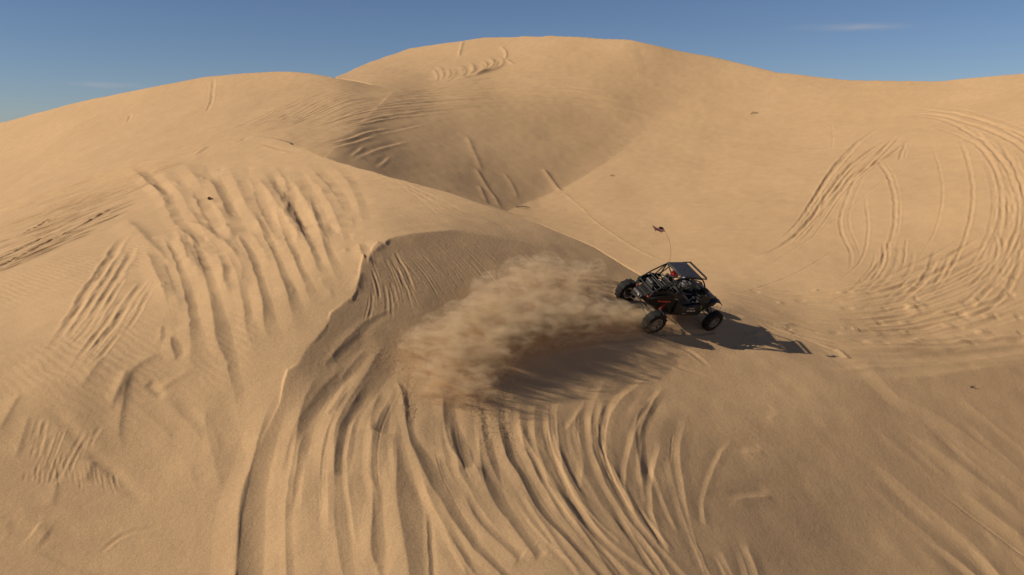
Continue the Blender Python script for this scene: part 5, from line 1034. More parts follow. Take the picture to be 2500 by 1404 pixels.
# rear bodywork with engine bay
bm = bmesh.new()
loft(bm, [ring(-1.58, .26, .78, 1.04), ring(-1.35, .36, .66, 1.12), ring(-1.0, .44, .56, 1.18), ring(-.62, .50, .50, 1.16)])
rb = link('engine_cover', bm, M_PLAST, bg, bevel=.02)
bm = bmesh.new()
for k in range(6): box(bm, (-1.42 + k * .115, 0, 1.135 + k * .013), (.035, .56, .035), Quaternion((0, 1, 0), -.3))
link('vent', bm, M_HUB, rb, bevel=.005)
for s in (-1, 1):      # rear side panels and arches
    bm = bmesh.new(); y = s * .52
    plate(bm, [(-.50, y, .48), (-.50, y * 1.12, 1.02), (-.78, y * 1.18, 1.20), (-1.12, y * 1.15, 1.24), (-1.42, y * 1.05, 1.14), (-1.55, y * .8, 1.00), (-1.30, y * .9, .98), (-1.02, y * .98, .92), (-.82, y, .74)], (0, s * .035, 0))
    link('rear_fender', bm, M_BLACK, bg, bevel=.01)
    bm = bmesh.new()        # trailing arm, big boxed blade from the cockpit corner to the rear hub
    loft(bm, [[Vector((-.42, s * .50, .44)) + Vector(p) for p in ((0, -.03, -.03), (0, .03, -.03), (0, .03, .04), (0, -.03, .04))],
              [Vector((-.85, s * .60, .52)) + Vector(p) for p in ((0, -.035, -.05), (0, .035, -.05), (0, .035, .07), (0, -.035, .07))],
              [Vector((-1.30, s * .66, .41)) + Vector(p) for p in ((-.03, -.03, -.09), (-.03, .03, -.09), (-.03, .03, .10), (-.03, -.03, .10))]])
    link('trailing_arm', bm, M_HUB, bg, bevel=.01)
    bm = bmesh.new()
    for z, xx in ((.34, -1.36), (.50, -1.38), (.44, -1.22)):
        tube(bm, [(xx - .1, s * .16, z + .12), (xx, s * .66, z - .02)], .017, 8)
    link('radius_rod', bm, M_HUB, bg)
    for xa, xb, ya, yb, za, zb, nm in ((-.78, -1.10, .46, .60, 1.12, .54, 'r'), (.92, 1.22, .34, .56, 1.02, .46, 'f')):
        A = Vector((xa, s * ya, za)); B = Vector((xb, s * yb, zb)); D = B - A
        bm = bmesh.new(); tube(bm, [A, A + D * .45], .034, 12); tube(bm, [A + D * .45, B], .014, 8)
        sh = link('shock', bm, M_HUB, bg)
        bm = bmesh.new(); q = D.normalized().orthogonal().normalized(); q2 = D.normalized().cross(q)
        tube(bm, [A + D * (.10 + .78 * i / 96) + (q * math.cos(i * 2 * math.pi / 12) + q2 * math.sin(i * 2 * math.pi / 12)) * .052 for i in range(97)], .0095, 6)
        link('spring', bm, M_RED if nm == 'r' else M_HUB, sh)
    bm = bmesh.new()        # front double wishbones, steering link
    X = WB - .02
    for z0, z1, w in ((.50, .30, .20), (.66, .48, .16)):
        for dx in (-w, w): tube(bm, [(X - .05 + dx, s * .24, z0), (X, s * .68, z1)], .018, 8)
    tube(bm, [(X + .14, s * .2, .60), (X + .12, s * .68, .40)], .010, 8); box(bm, (X, s * .69, .38), (.07, .05, .24))
    link('wishbone', bm, M_HUB, bg)
    bm = bmesh.new()        # door: bulged panel
    y = s * .64
    out = [(-.50, .50), (.60, .47), (.70, .62), (.66, .90), (.30, .93), (-.05, .84), (-.36, .92), (-.54, 1.04)]
    sec = lambda k, yo: [Vector((.05 + (px - .05) * k, yo, .70 + (pz - .70) * k)) for px, pz in out]
    loft(bm, [sec(1, y - s * .02), sec(1, y + s * .02), sec(.86, y + s * .06), sec(.55, y + s * .075)])
    dr = link('door', bm, M_BLACK, bg, bevel=.008)
    bm = bmesh.new(); tube(bm, bend([(-.5, s * .665, .60), (-.35, s * .70, .555), (.55, s * .70, .53), (.68, s * .66, .60)]), .022, 8)
    link('nerf_bar', bm, M_TUBE, bg)
    # front fender with its flare
    bm = bmesh.new(); n = 9; a = []; b = []
    for i in range(n):
        t = i / (n - 1); ang = math.radians(150 - 118 * t)
        xx = 1.22 + .42 * math.cos(ang); zz = .50 + .50 * math.sin(ang) + .03
        a.append(Vector((xx, s * .50, zz * .72 + .34))); b.append(Vector((xx, s * .66, zz * .62 + .38)))
    loft(bm, [[p0, p1, p1 + Vector((0, 0, -.03)), p0 + Vector((0, 0, -.035))] for p0, p1 in zip(a, b)])
    link('front_fender', bm, M_BLACK, bg, bevel=.006)
    # headlight
    bm = bmesh.new()
    loft(bm, [[Vector((1.57, s * (.26 + p), .86 + q)) for p, q in ((-.07, -.035), (.09, -.02), (.11, .03), (-.06, .03))], [Vector((1.44, s * (.30 + p), .93 + q)) for p, q in ((-.09, -.045), (.11, -.03), (.13, .04), (-.08, .04))]])
    link('headlight', bm, M_LENS, bg, bevel=.006)
    bm = bmesh.new(); box(bm, (-1.56, s * .30, 1.00), (.04, .10, .05)); link('tail_light', bm, M_RED, bg, bevel=.006)
    # seat
    bm = bmesh.new(); y = s * .29
    def srow(x, z, w, th, tx): return [Vector((x, y - w, z)), Vector((x, y + w, z)), Vector((x + tx, y + w, z + th)), Vector((x + tx, y, z + th * .55)), Vector((x + tx, y - w, z + th))]
    loft(bm, [srow(.34, .60, .20, .10, 0), srow(.10, .57, .22, .13, 0), srow(-.16, .54, .23, .15, .02), srow(-.30, .66, .24, .10, .13), srow(-.40, .92, .25, .05, .16), srow(-.46, 1.16, .22, .03, .14), srow(-.48, 1.30, .13, .02, .11), srow(-.49, 1.44, .11, .01, .09)])
    link('seat', bm, M_FABRIC, bg, bevel=.015)
# hood and nose
bm = bmesh.new()
loft(bm, [ring(.58, .63, .56, 1.10, .10), ring(.85, .62, .56, 1.12, .13), ring(1.15, .54, .60, 1.08, .13), ring(1.42, .46, .62, 1.00, .10), ring(1.58, .38, .66, .90, .07)])
hd = link('hood', bm, M_BLACK, bg, bevel=.012)
bm = bmesh.new(); box(bm, (.98, 0, 1.105), (.26, .30, .03), Quaternion((0, 1, 0), .16)); box(bm, (1.28, 0, 1.06), (.14, .22, .03), Quaternion((0, 1, 0), .26))
link('hood_scoop', bm, M_PLAST, hd, bevel=.008)
bm = bmesh.new()
for k in range(5): box(bm, (1.585, 0, .70 + k * .035), (.02, .34, .012))
link('grille', bm, M_HUB, hd)
for y0, z0, x0 in ((-.16, 1.05, 1.25), (.14, 1.05, 1.25)):
    bm = bmesh.new(); box(bm, (x0, y0, z0 + .012), (.12, .07, .006), Quaternion((0, 1, 0), .26)); link('sticker', bm, M_WHITE, hd)
bm = bmesh.new(); box(bm, (1.50, -.30, .965), (.03, .12, .03), Quaternion((0, 1, 0), .7)); link('marker', bm, M_YEL, hd)
# dashboard, steering wheel
bm = bmesh.new(); loft(bm, [ring(.46, .54, .74, .98, .06), ring(.62, .56, .70, 1.08, .06)]); link('dashboard', bm, M_PLAST, bg, bevel=.01)
bm = bmesh.new(); c = Vector((.34, .29, 1.00)); ax = Vector((-.80, 0, .42)).normalized(); q1 = Vector((0, 1, 0)); q2 = ax.cross(q1)
tube(bm, [c + (q1 * math.cos(a) + q2 * math.sin(a)) * .165 for a in (2 * math.pi * k / 28 for k in range(29))], .014, 8, close=False)
for a in (0.5, 2.64, 4.71): tube(bm, [c, c + (q1 * math.cos(a) + q2 * math.sin(a)) * .16], .009, 6)
tube(bm, [c, c - ax * .2], .018, 8); link('steering_wheel', bm, M_TUBE, bg)
# cowl and upper body sides
for s in (-1, 1):
    bm = bmesh.new(); plate(bm, [(.30, s * .60, .92), (.95, s * .56, 1.04), (.86, s * .54, 1.16), (.55, s * .56, 1.22)], (0, s * .025, 0)); link('cowl', bm, M_BLACK, bg, bevel=.006)
    bm = bmesh.new(); plate(bm, [(-.50, s * .60, 1.0), (-.50, s * .60, 1.24), (-.95, s * .50, 1.36), (-1.40, s * .42, 1.26), (-1.45, s * .42, 1.10), (-1.10, s * .50, 1.16), (-.78, s * .56, 1.12)], (0, s * .02, 0)); link('shoulder_panel', bm, M_BLACK, bg, bevel=.006)
bm = bmesh.new(); plate(bm, [(.93, -.48, 1.06), (.93, .48, 1.06), (.74, .49, 1.30), (.74, -.49, 1.30)], (-.012, 0, -.008)); link('windscreen', bm, M_GLASS, bg)
# roll cage
bm = bmesh.new(); R1 = .0235
for s in (-1, 1):
    tube(bm, bend([(.92, s * .50, .98), (.40, s * .50, 1.66), (.26, s * .47, 1.80), (-.62, s * .42, 1.82), (-1.20, s * .42, 1.46), (-1.50, s * .40, 1.22), (-1.54, s * .36, .95)], frac=.3), R1, 10)
    tube(bm, bend([(-.46, s * .60, .50), (-.52, s * .60, 1.20), (-.62, s * .42, 1.82)]), R1, 10)
    tube(bm, [(-.50, s * .60, 1.08), (.10, s * .64, .98), (.72, s * .58, 1.02)], R1 * .8, 8)
    tube(bm, [(-.52, s * .60, 1.25), (-1.25, s * .42, 1.42)], R1 * .85, 8)
    tube(bm, [(-.62, s * .44, 1.79), (-1.05, s * .44, 1.16)], R1 * .85, 8)
    tube(bm, [(-.30, s * .44, 1.81), (-.52, s * .60, 1.30)], R1 * .8, 8)
    tube(bm, [(.92, s * .50, .98), (.70, s * .58, .50)], R1 * .9, 8)
for x, z, w in ((.26, 1.80, .47), (-.62, 1.82, .42), (-1.20, 1.46, .42), (-1.50, 1.22, .40), (-.52, 1.22, .60), (.92, .98, .50)):
    tube(bm, [(x, -w, z), (x, w, z)], R1 * .95, 8)
tube(bm, [(-.60, -.42, 1.80), (-.52, .58, 1.24)], R1 * .85, 8); tube(bm, [(-.60, .42, 1.80), (-.52, -.58, 1.24)], R1 * .85, 8)
link('roll_cage', bm, M_TUBE, bg)
# roof panel
bm = bmesh.new()
xs = [-.64, -.40, -.10, .16]
rowsr = []
for x in xs:
    w = .425 + (x + .64) * .055; cr = .035
    rowsr.append([Vector((x, w * math.sin(a), 1.855 + cr * math.cos(a) * (1 - abs(x + .25) * .5))) for a in [(-1 + 2 * k / 10) * 1.571 for k in range(11)]])
loft(bm, [r + [p + Vector((0, 0, -.022)) for p in reversed(r)] for r in rowsr])
link('roof', bm, M_ROOF, bg, bevel=.004)
# visor hoop in front of the roof with slim light bar
bm = bmesh.new()
tube(bm, bend([(.10, -.47, 1.84), (.42, -.50, 1.83), (.42, .50, 1.83), (.10, .47, 1.84)], frac=.12), .020, 8)
lbm = link('light_bar', bm, M_TUBE, bg)
bm = bmesh.new(); box(bm, (.40, 0, 1.862), (.045, .94, .05)); link('housing', bm, M_PLAST, lbm, bevel=.006)
bm = bmesh.new(); box(bm, (.4255, 0, 1.862), (.006, .90, .034)); link('lens', bm, M_GLASS, lbm)
# rear rack of pale bars over the engine
bm = bmesh.new()
for k in range(4):
    x = -.80 - k * .17; z = 1.50 - k * .085
    tube(bm, [(x, -.34, z), (x + .02, .34, z)], .012, 8)
for s in (-1, 1): tube(bm, [(-.70, s * .34, 1.55), (-1.42, s * .34, 1.20)], .014, 8)
link('rear_rack', bm, simple_mat('worn_bar', (0.035, 0.034, 0.032), 0.5, dust=0.2, metal=0.3), bg)
# engine, intake box, exhaust
bm = bmesh.new(); box(bm, (-1.12, .05, 1.22), (.50, .42, .16)); box(bm, (-.86, -.16, 1.30), (.22, .20, .14)); lathe(bm, [(.001, -.16), (.075, -.16), (.075, .16), (.001, .16)], n=20, c=(-1.30, .10, 1.30))
link('engine', bm, M_HUB, bg, bevel=.02)
bm = bmesh.new(); lathe(bm, [(.001, -.22), (.085, -.22), (.09, -.18), (.09, .18), (.085, .22), (.001, .22)], n=24, c=(-1.66, 0, .90))
ex = link('exhaust', bm, M_HUB, bg)
bm = bmesh.new(); tube(bm, [(-1.68, -.12, .92), (-1.80, -.14, .95)], .035, 14); link('tailpipe', bm, M_CHROME, ex)
bm = bmesh.new(); tube(bm, bend([(-1.48, -.38, .66), (-1.72, -.30, .80), (-1.72, .30, .80), (-1.48, .38, .66)]), .02, 8); tube(bm, [(-1.72, -.20, .80), (-1.54, -.30, 1.15)], .016, 8); tube(bm, [(-1.72, .20, .80), (-1.54, .30, 1.15)], .016, 8)
link('rear_bumper', bm, M_TUBE, bg)
bm = bmesh.new(); tube(bm, bend([(1.36, -.24, .62), (1.66, -.20, .60), (1.66, .20, .60), (1.36, .24, .62)]), .02, 8); tube(bm, bend([(1.66, -.18, .60), (1.64, -.18, .86), (1.64, .18, .86), (1.66, .18, .60)]), .02, 8)
link('front_bumper', bm, M_TUBE, bg)
for s in (-1, 1):
    bm = bmesh.new(); tube(bm, [(.50, s * .50, 1.30), (.50, s * .64, 1.34)], .010, 6); box(bm, (.50, s * .70, 1.36), (.035, .15, .09)); link('side_mirror', bm, M_PLAST, bg, bevel=.012)
# pale strap along the right hand belt line, red cooler box edge
bm = bmesh.new(); tube(bm, [(-.98, -.575, 1.21), (-.56, -.645, 1.10)], .014, 8); link('belt_rail', bm, M_LTUBE, bg)
bm = bmesh.new(); box(bm, (-1.02, -.48, 1.00), (.34, .10, .16)); tube(bm, [(-1.22, -.56, .98), (-.80, -.60, 1.0)], .03, 8); link('side_cooler', bm, M_RED, bg, bevel=.015)
# stickers on the door and fender, right hand side: white lettering blocks and the green three-clawed mark
def on_side(bm, x, z, w, h, y=-.722, tilt=0.0, mi=0):
    c, s_ = math.cos(tilt), math.sin(tilt)
    P = [(x + a * w / 2 * c - b * h / 2 * s_, y, z + a * w / 2 * s_ + b * h / 2 * c) for a, b in ((-1, -1), (1, -1), (1, 1), (-1, 1))]
    plate(bm, P, (0, -.004, 0), mi)
for sgn in (-1, 1):
    yy = .722 if sgn > 0 else -.722
    bm = bmesh.new()
    for k, w in enumerate((.05, .035, .05, .045, .03, .05)): on_side(bm, .02 + k * .062, .705, w, .045, yy)
    st = link('sticker_lettering', bm, M_WHITE, bg); bm = bmesh.new()
    for k, w in enumerate((.04, .05, .03, .05)): on_side(bm, .06 + k * .062, .80, w, .030, yy)
    st = link('sticker_lettering', bm, M_WHITE, bg); bm = bmesh.new()
    for k, w in enumerate((.04, .03, .04)): on_side(bm, -.14 + k * .05, .60, w, .018, yy)
    st = link('sticker_lettering', bm, M_WHITE, bg)
    bm = bmesh.new()
    for k, (dx, top) in enumerate(((-.055, .97), (0, 1.0), (.055, .97))):
        x = .545 + dx; t = top
        P = [(x - .020, yy * .965, t - .04), (x + .006, yy * .965, t), (x + .022, yy * .965, t - .05), (x + .012, yy * .965, t - .10), (x + .020, yy * .965, t - .13), (x + .004, yy * .965, t - .235), (x - .012, yy * .965, t - .13), (x - .004, yy * .965, t - .10)]
        plate(bm, [(a, b, c - .08) for a, b, c in P], (0, -.004 * (1 if sgn < 0 else -1), 0))
    plate(bm, [(.475, yy * .97, .72), (.62, yy * .97, .72), (.625, yy * .97, .94), (.47, yy * .97, .94)], (0, .002, 0), 1)
    link('sticker_claw_mark', bm, [M_GREEN, M_BLACK], bg)
for x, y, z in ((-.56, -.44, 1.845), (.30, -.66, 1.05), (.18, -.62, .99)):
    bm = bmesh.new(); box(bm, (x, y, z), (.09, .045, .03)); link('white_tag', bm, M_WHITE, bg, bevel=.006)
# whip antenna, bent back by the wind
WHIP = [Vector((-.50, .44, 1.50)), Vector((-.54, .46, 1.90)), Vector((-.66, .48, 2.25)), Vector((-.88, .52, 2.60)), Vector((-1.16, .56, 2.88)), Vector((-1.36, .58, 3.06))]
def smooth_line(P, n=6):
    out = []
    Pe = [P[0] * 2 - P[1]] + P + [P[-1] * 2 - P[-2]]
    for i in range(1, len(Pe) - 2):
        a, b, c, d = Pe[i - 1:i + 3]
        for k in range(n):
            t = k / n; out.append(.5 * (2 * b + (c - a) * t + (2 * a - 5 * b + 4 * c - d) * t * t + (3 * b - a - 3 * c + d) * t ** 3))
    return out + [P[-1]]
bm = bmesh.new(); tube(bm, smooth_line(WHIP), .006, 6, r1=.0035); link('whip_antenna', bm, simple_mat('whip_fibreglass', (0.20, 0.16, 0.12), 0.5), bg)

# ------------------------------------------------------------------ flag on the whip
M_FR = simple_mat('flag_red', (0.42, 0.03, 0.04), 0.8); M_FW = simple_mat('flag_white', (0.72, 0.60, 0.56), 0.8); M_FB = simple_mat('flag_blue', (0.022, 0.018, 0.075), 0.8)
bm = bmesh.new(); NX, NZ = 26, 13; FWD, FHT = .40, .22
hoist_t = WHIP[-1]; hoist_b = hoist_t + (WHIP[-2] - WHIP[-1]).normalized() * FHT
V = [[None] * (NZ + 1) for _ in range(NX + 1)]
for i in range(NX + 1):
    for j in range(NZ + 1):
        a = i / NX; b = j / NZ
        p = hoist_t * (1 - b) + hoist_b * b
        p = p + Vector((-1, .10, -.06)) * (a * FWD) + Vector((.12, 1, .1)) * (.045 * math.sin(a * 9 + b * 1.5) * min(1, a * 3)) + Vector((0, 0, 1)) * (.02 * math.sin(a * 7 + 1)) * a
        V[i][j] = bm.verts.new(p)
for i in range(NX):
    for j in range(NZ):
        f = bm.faces.new((V[i][j], V[i + 1][j], V[i + 1][j + 1], V[i][j + 1]))
        f.material_index = 2 if (i < NX * .34 and j < 6) else j % 2
ext = bmesh.ops.solidify(bm, geom=bm.faces[:], thickness=.002)
fl = link('flag', bm, [M_FR, M_FW, M_FB], None, smooth=True)
fl.matrix_world = BM @ Matrix.Translation(hoist_t)
fl.data.transform(Matrix.Translation(-hoist_t))
tag(fl, 'small red and white striped flag fluttering at the tip of the whip antenna', 'flag')

# ------------------------------------------------------------------ the two people in the buggy
def skin_body(name, joints, edges, mat, parent=None, levels=1):
    me = bpy.data.meshes.new(name + '_rig'); me.from_pydata([j[0] for j in joints], edges, [])
    o = bpy.data.objects.new(name + '_rig', me); COL.objects.link(o)
    m = o.modifiers.new('skin', 'SKIN'); m.use_smooth_shade = True; m.branch_smoothing = 0.6
    if not me.skin_vertices: me.attributes.new('skin', 'FLOAT', 'POINT')
    for k, (p, r) in enumerate(joints):
        me.skin_vertices[0].data[k].radius = (r, r) if not isinstance(r, tuple) else r
        me.skin_vertices[0].data[k].use_root = (k == 0)
    s = o.modifiers.new('sub', 'SUBSURF'); s.levels = levels; s.render_levels = levels
    dg = bpy.context.evaluated_depsgraph_get(); ev = o.evaluated_get(dg)
    out = bpy.data.meshes.new_from_object(ev); out.name = name
    bpy.data.objects.remove(o, do_unlink=True); bpy.data.meshes.remove(me)
    out.materials.clear(); out.materials.append(mat)
    for p in out.polygons: p.use_smooth = True
    n = bpy.data.objects.new(name, out); COL.objects.link(n)
    if parent: n.parent = parent
    return n

def person(y, suit, helm, hands, label, head_turn):
    J, E = [], []
    def add(p, r, par=None):
        J.append((Vector(p), r)); k = len(J) - 1
        if par is not None: E.append((par, k))
        return k
    pel = add((-.20, y, .76), .13)
    sp = add((-.25, y, .94), .125, pel); ch = add((-.28, y, 1.12), .135, sp); nk = add((-.27, y, 1.27), .062, ch); hd_ = add((-.24, y, 1.38), .06, nk)
    for s in (-1, 1):
        hip = add((-.14, y + s * .10, .74), .085, pel); kn = add((.24, y + s * .13, .82), .062, hip); an = add((.50, y + s * .11, .58), .042, kn); add((.62, y + s * .11, .62), .034, an)
        shd = add((-.27, y + s * .19, 1.20), .062, ch)
        hx, hy, hz = hands[0 if s < 0 else 1]
        el = add(((-.25 + hx) / 2 - .04, y + s * .25, (1.20 + hz) / 2 - .13), .044, shd)
        wr = add((hx - .05, hy, hz), .028, el); pm = add((hx, hy, hz + .01), (.036, .022), wr)
        for q in range(4):      # fingers curl over the grip
            yy = hy + (q - 1.5) * .019; l = (.9, 1, .95, .78)[q]
            f1 = add((hx + .034 * l, yy, hz + .026), .0095, pm); f2 = add((hx + .052 * l, yy, hz + .006), .0085, f1); add((hx + .040 * l, yy, hz - .018), .0075, f2)
        t1 = add((hx - .005, hy - s * .034, hz + .004), .0105, pm); add((hx + .022, hy - s * .040, hz - .012), .009, t1)
    root = skin_body('person', J, E, suit, None, 1)
    root.matrix_world = BM
    bm = bmesh.new(); bmesh.ops.create_icosphere(bm, subdivisions=3, radius=1)
    c = Vector((-.235, y, 1.47))
    for v in bm.verts:
        p = v.co.copy(); p.x *= .148; p.y *= .122; p.z *= .142
        if p.x > 0 and p.z < -.01: p.x *= 1.12 + min(.14, -p.z * 1.6)      # chin bar
        if p.z < -.1: p.z = -.1 + (p.z + .1) * .4
        v.co = p
    R = Quaternion((0, 0, 1), head_turn)
    h = link('helmet', bm, helm, root, smooth=True); h.location = c; h.rotation_mode = 'QUATERNION'; h.rotation_quaternion = R
    bm = bmesh.new(); n = 12; a_, b_ = [], []
    for i in range(n):
        t = (-1 + 2 * i / (n - 1)) * 1.05
        a_.append(Vector((.156 * math.cos(t), .128 * math.sin(t), .055))); b_.append(Vector((.166 * math.cos(t), .130 * math.sin(t), -.028)))
    loft(bm, [[p, q, q * .93, p * .93] for p, q in zip(a_, b_)]); link('visor', bm, M_GLASS, h)
    bm = bmesh.new(); loft(bm, [[Vector((.11, s * .10, .085)), Vector((.21, s * .07, .105)), Vector((.21, s * .07, .097)), Vector((.11, s * .10, .075))] for s in (-1, -.5, 0, .5, 1)]); link('peak', bm, helm, h)
    tag(root, label, 'person')
    return root
person(.29, M_SUIT, M_HELM, [(.30, .155, 1.06), (.30, .425, 1.06)], 'person in dark suit and bright red helmet, in the far seat, gripping the steering wheel', -.1)
person(-.29, M_SUITG, M_HELG, [(.40, -.38, 1.00), (.40, -.20, 1.00)], 'person in grey suit and grey helmet in the near seat under the roof, arms forward', -.25)
# ------------------------------------------------------------------ sand thrown up by the rear wheels
BLOBS = [  # picture position, distance in front of the ground there (m), radius (m), thickness of the sand
    (1600, 792, .20, .34, 1.0), (1555, 785, .35, .40, 1.0), (1505, 780, .5, .46, 1.0), (1450, 780, .7, .52, 1.0), (1395, 780, .9, .56, 1.0), (1340, 785, 1.0, .60, 1.0), (1290, 792, 1.05, .62, 1.0),
    (1245, 808, 1.0, .60, 1.0), (1212, 838, .9, .54, 1.0), (1188, 872, .7, .46, 1.0), (1176, 910, .45, .36, .9),
    (1512, 718, .35, .18, .8), (1455, 714, .7, .28, .9), (1390, 712, 1.0, .38, .9), (1320, 722, 1.15, .46, .95), (1250, 742, 1.2, .52, .95), (1180, 775, 1.1, .52, .9), (1120, 795, .9, .48, .75), (1070, 815, .7, .42, .6),
    (1110, 860, .8, .54, .70), (1080, 905, .6, .50, .62), (1135, 945, .5, .42, .50), (1030, 850, .6, .42, .45), (1180, 945, .35, .30, .5), (1050, 940, .3, .36, .34),
    (1400, 672, 1.0, .42, .50), (1330, 664, 1.1, .46, .55), (1268, 676, 1.2, .46, .58), (1200, 716, 1.2, .46, .65), (1450, 662, .8, .32, .38), (1640, 760, .9, .24, .46), (1600, 752, .8, .26, .46), (1630, 790, .5, .22, .42)]
BLOBS = [(u, v, hit(u, v)[1] - o * .8, r, w) for u, v, o, r, w in BLOBS]
def build_spray():
    P = [(Vector(W_(u, v, D)), r, w) for u, v, D, r, w in BLOBS]
    m = bpy.data.materials.new('flying_sand'); m.use_nodes = True
    N, L = m.node_tree.nodes, m.node_tree.links; N.clear()
    out = N.new('ShaderNodeOutputMaterial'); pv = N.new('ShaderNodeVolumePrincipled')
    L.new(pv.outputs[0], out.inputs['Volume'])
    pv.inputs['Color'].default_value = (0.94, 0.74, 0.49, 1); pv.inputs['Anisotropy'].default_value = 0.15
    tc = N.new('ShaderNodeTexCoord')
    def vm(op, a, b=None):
        n = N.new('ShaderNodeVectorMath'); n.operation = op
        if isinstance(a, (tuple, Vector)): n.inputs[0].default_value = a
        else: L.new(a, n.inputs[0])
        if b is not None:
            if isinstance(b, (tuple, Vector)): n.inputs[1].default_value = b
            else: L.new(b, n.inputs[1])
        return n
    def mt(op, a, b=None, c=None, clamp=False):
        n = N.new('ShaderNodeMath'); n.operation = op; n.use_clamp = clamp
        for k, x in enumerate((a, b, c)):
            if x is None: continue
            if isinstance(x, (int, float)): n.inputs[k].default_value = x
            else: L.new(x, n.inputs[k])
        return n.outputs[0]
    pos = tc.outputs['Object']
    nd = N.new('ShaderNodeTexNoise'); nd.inputs['Scale'].default_value = 1.1; nd.inputs['Detail'].default_value = 4; L.new(pos, nd.inputs['Vector'])
    off = vm('SUBTRACT', nd.outputs['Color'], (0.5, 0.5, 0.5)); sc = N.new('ShaderNodeVectorMath'); sc.operation = 'SCALE'; L.new(off.outputs[0], sc.inputs[0]); sc.inputs['Scale'].default_value = 0.65
    wp = vm('ADD', pos, sc.outputs[0]).outputs[0]
    field = None
    for c, r, w in P:
        d = vm('DISTANCE', wp, c).outputs['Value']
        g = mt('MULTIPLY_ADD', d, -1.0 / (r * 1.3), 1.0, clamp=True)
        g = mt('MULTIPLY', g, 1.75 * w)
        field = g if field is None else mt('SMOOTH_MAX', field, g, 0.55)
    # streaky billows, stretched along the throw
    mp = N.new('ShaderNodeMapping'); L.new(wp, mp.inputs['Vector']); mp.inputs['Rotation'].default_value = (0, 0, math.radians(-25)); mp.inputs['Scale'].default_value = (0.62, 1.8, 1.7)
    n1 = N.new('ShaderNodeTexNoise'); n1.inputs['Scale'].default_value = 2.6; n1.inputs['Detail'].default_value = 7; n1.inputs['Roughness'].default_value = 0.74; L.new(mp.outputs[0], n1.inputs['Vector'])
    s = mt('MULTIPLY_ADD', n1.outputs['Fac'], 3.6, -2.15)
    f = mt('ADD', field, s)
    f = mt('MINIMUM', f, mt('MULTIPLY', field, 2.0))
    f = mt('MAXIMUM', f, 0.0)
    dens = mt('MULTIPLY', mt('POWER', f, 1.4), SPRAY_DENS)
    L.new(dens, pv.inputs['Density'])
    m.cycles.volume_step_rate = 0.12 if hasattr(m.cycles, 'volume_step_rate') else 1
    # hull: wrapped closely round the thrown sand
    bm = bmesh.new()
    for c, r, w in P:
        q = bmesh.ops.create_icosphere(bm, subdivisions=2, radius=r * 1.6)
        bmesh.ops.translate(bm, verts=q['verts'], vec=c)
    me = bpy.data.meshes.new('sand_spray'); bm.to_mesh(me); bm.free()
    o = bpy.data.objects.new('sand_spray', me); COL.objects.link(o)
    md = o.modifiers.new('r', 'REMESH'); md.mode = 'VOXEL'; md.voxel_size = 0.12
    dg = bpy.context.evaluated_depsgraph_get(); me2 = bpy.data.meshes.new_from_object(o.evaluated_get(dg)); o.modifiers.clear(); o.data = me2; me2.name = 'sand_spray'; bpy.data.meshes.remove(me)
    me2.materials.clear(); me2.materials.append(m)
    tag(o, 'plume of tan sand thrown back by the rear wheels of the buggy', 'sand spray', kind='stuff')
def W_(u, v, D):
    x, y, z = ray(u, v); t = D / y
    return (float(x * t), float(D), float(z * t) + CAM_Z)
SPRAY_DENS = 6.5
build_spray()

# clods and grains in the air and lying on the fresh fans
def clods():
    bm = bmesh.new(); R = random.Random(5)
    def clod(p, s):
        vs = [bm.verts.new(Vector(p) + Vector((R.uniform(-1, 1), R.uniform(-1, 1), R.uniform(-1, 1))).normalized() * s * R.uniform(.7, 1.2)) for _ in range(4)]
        for t in ((0, 1, 2), (0, 3, 1), (1, 3, 2), (0, 2, 3)): bm.faces.new([vs[k] for k in t])
    for _ in range(2600):
        u, v, D, r, w = R.choice(BLOBS); c = Vector(W_(u, v, D))
        d = Vector((R.gauss(0, 1), R.gauss(0, 1), R.gauss(0, .8))) * r * .75; p = c + d + Vector((R.uniform(-.5, .1), 0, R.uniform(-.2, .1)))
        if p.z - CAM_Z > ground(p.x, p.y) + .03: clod(p, R.uniform(.003, .007))
    for (u0, v0, u1, v1, w, n) in [(1000, 905, 1005, 1010, 12, 260), (1130, 950, 1175, 1010, 26, 420), (1185, 930, 1190, 1110, 18, 420), (1240, 920, 1265, 1110, 26, 700), (960, 850, 1180, 960, 40, 420), (940, 840, 960, 920, 24, 120)]:
        for _ in range(n):
            t = R.random(); x, y = hit(u0 + (u1 - u0) * t + R.gauss(0, w), v0 + (v1 - v0) * t + R.gauss(0, w * .5)); s = R.uniform(.006, .020)
            clod((x, y, ground(x, y) + CAM_Z + s * .2), s)
    me = bpy.data.meshes.new('sand_clods'); bm.to_mesh(me); bm.free(); me.materials.append(SAND)
    at = me.attributes.new('smooth_sand', 'FLOAT', 'POINT')
    o = bpy.data.objects.new('sand_clods', me); COL.objects.link(o)
    tag(o, 'loose clods and grains of sand flung over the fresh tracks', 'sand', kind='stuff')
clods()

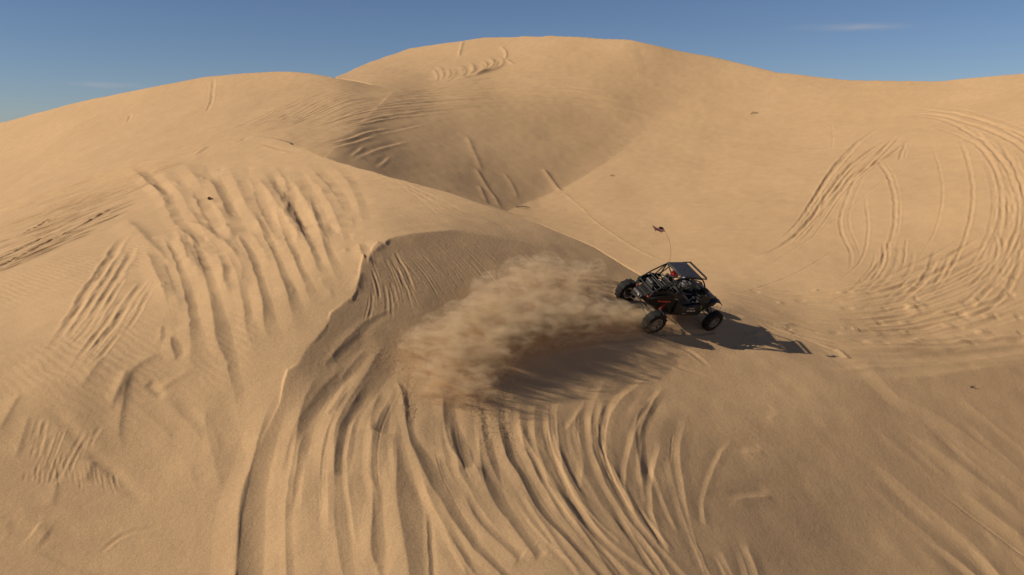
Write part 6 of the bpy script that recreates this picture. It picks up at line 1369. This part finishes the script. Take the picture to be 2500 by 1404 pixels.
# ------------------------------------------------------------------ litter and dry plants on the dunes
M_TWIG = simple_mat('dry_twig', (0.10, 0.065, 0.035), 0.9); M_RUST = simple_mat('brown_can', (0.10, 0.035, 0.012), 0.5, dust=.3)
def at_ground(u, v, lift=0.0):
    x, y = hit(u, v); return Vector((x, y, ground(x, y) + CAM_Z + lift))
def twig(u, v, L, h, n, label, seed):
    R = random.Random(seed); bm = bmesh.new()
    main = [Vector((-L / 2, 0, .02)), Vector((-L * .1, R.uniform(-.1, .1) * L, h)), Vector((L * .25, 0, h * .5)), Vector((L / 2, .05 * L, .02))]
    tube(bm, smooth_line(main, 4), .05 * (L ** .5) * .6, 6, r1=.012)
    for k in range(n):
        a = R.uniform(-.4, .4) * L; d = Vector((R.uniform(-.3, .3), R.uniform(-.2, .2), R.uniform(.3, 1))) * h
        p = Vector((a, 0, h * .6)); tube(bm, [p, p + d * .6, p + d + Vector((R.uniform(-.1, .1), 0, 0))], .025, 5, r1=.008)
    o = link('dry_twig', bm, M_TWIG); o.location = at_ground(u, v); tag(o, label, 'twig', 'dry twigs lying on the dunes'); return o
twig(1275, 502, 1.0, .12, 6, 'forked dry twig lying at the foot of the shaded bowl behind the near crest', 1)
twig(1843, 277, .7, .14, 3, 'short dark twig alone high on the smooth slope right of the big dune', 2)
twig(1496, 429, .35, .10, 2, 'tiny twig on the smooth bowl floor above the flag', 3)
twig(1133, 98, 1.3, .22, 7, 'low dry twig on the skyline left of the big dune top', 4)
twig(2373, 947, .14, .05, 2, 'very small twig on the shaded slope at lower right', 5)
# crushed can: dark rim with pale inside
bm = bmesh.new(); lathe(bm, [(.085, -.10), (.10, -.09), (.095, .03), (.085, .10), (.075, .10), (.070, -.08)], n=20); lathe(bm, [(.001, -.085), (.08, -.085), (.08, -.075), (.001, -.075)], n=20)
for v in bm.verts: v.co.z *= .72; v.co.x *= 1 + .12 * math.sin(v.co.y * 30)
can = link('crushed_can', bm, M_RUST); can.location = at_ground(513, 489, .06); can.rotation_euler = (.5, .3, 2.2)
bm = bmesh.new(); box(bm, (-.10, -.05, -.03), (.10, .08, .03)); link('torn_label', bm, M_WHITE, can, bevel=.01)
tag(can, 'small dark brown crushed can on the churned slope of the near dune', 'can')
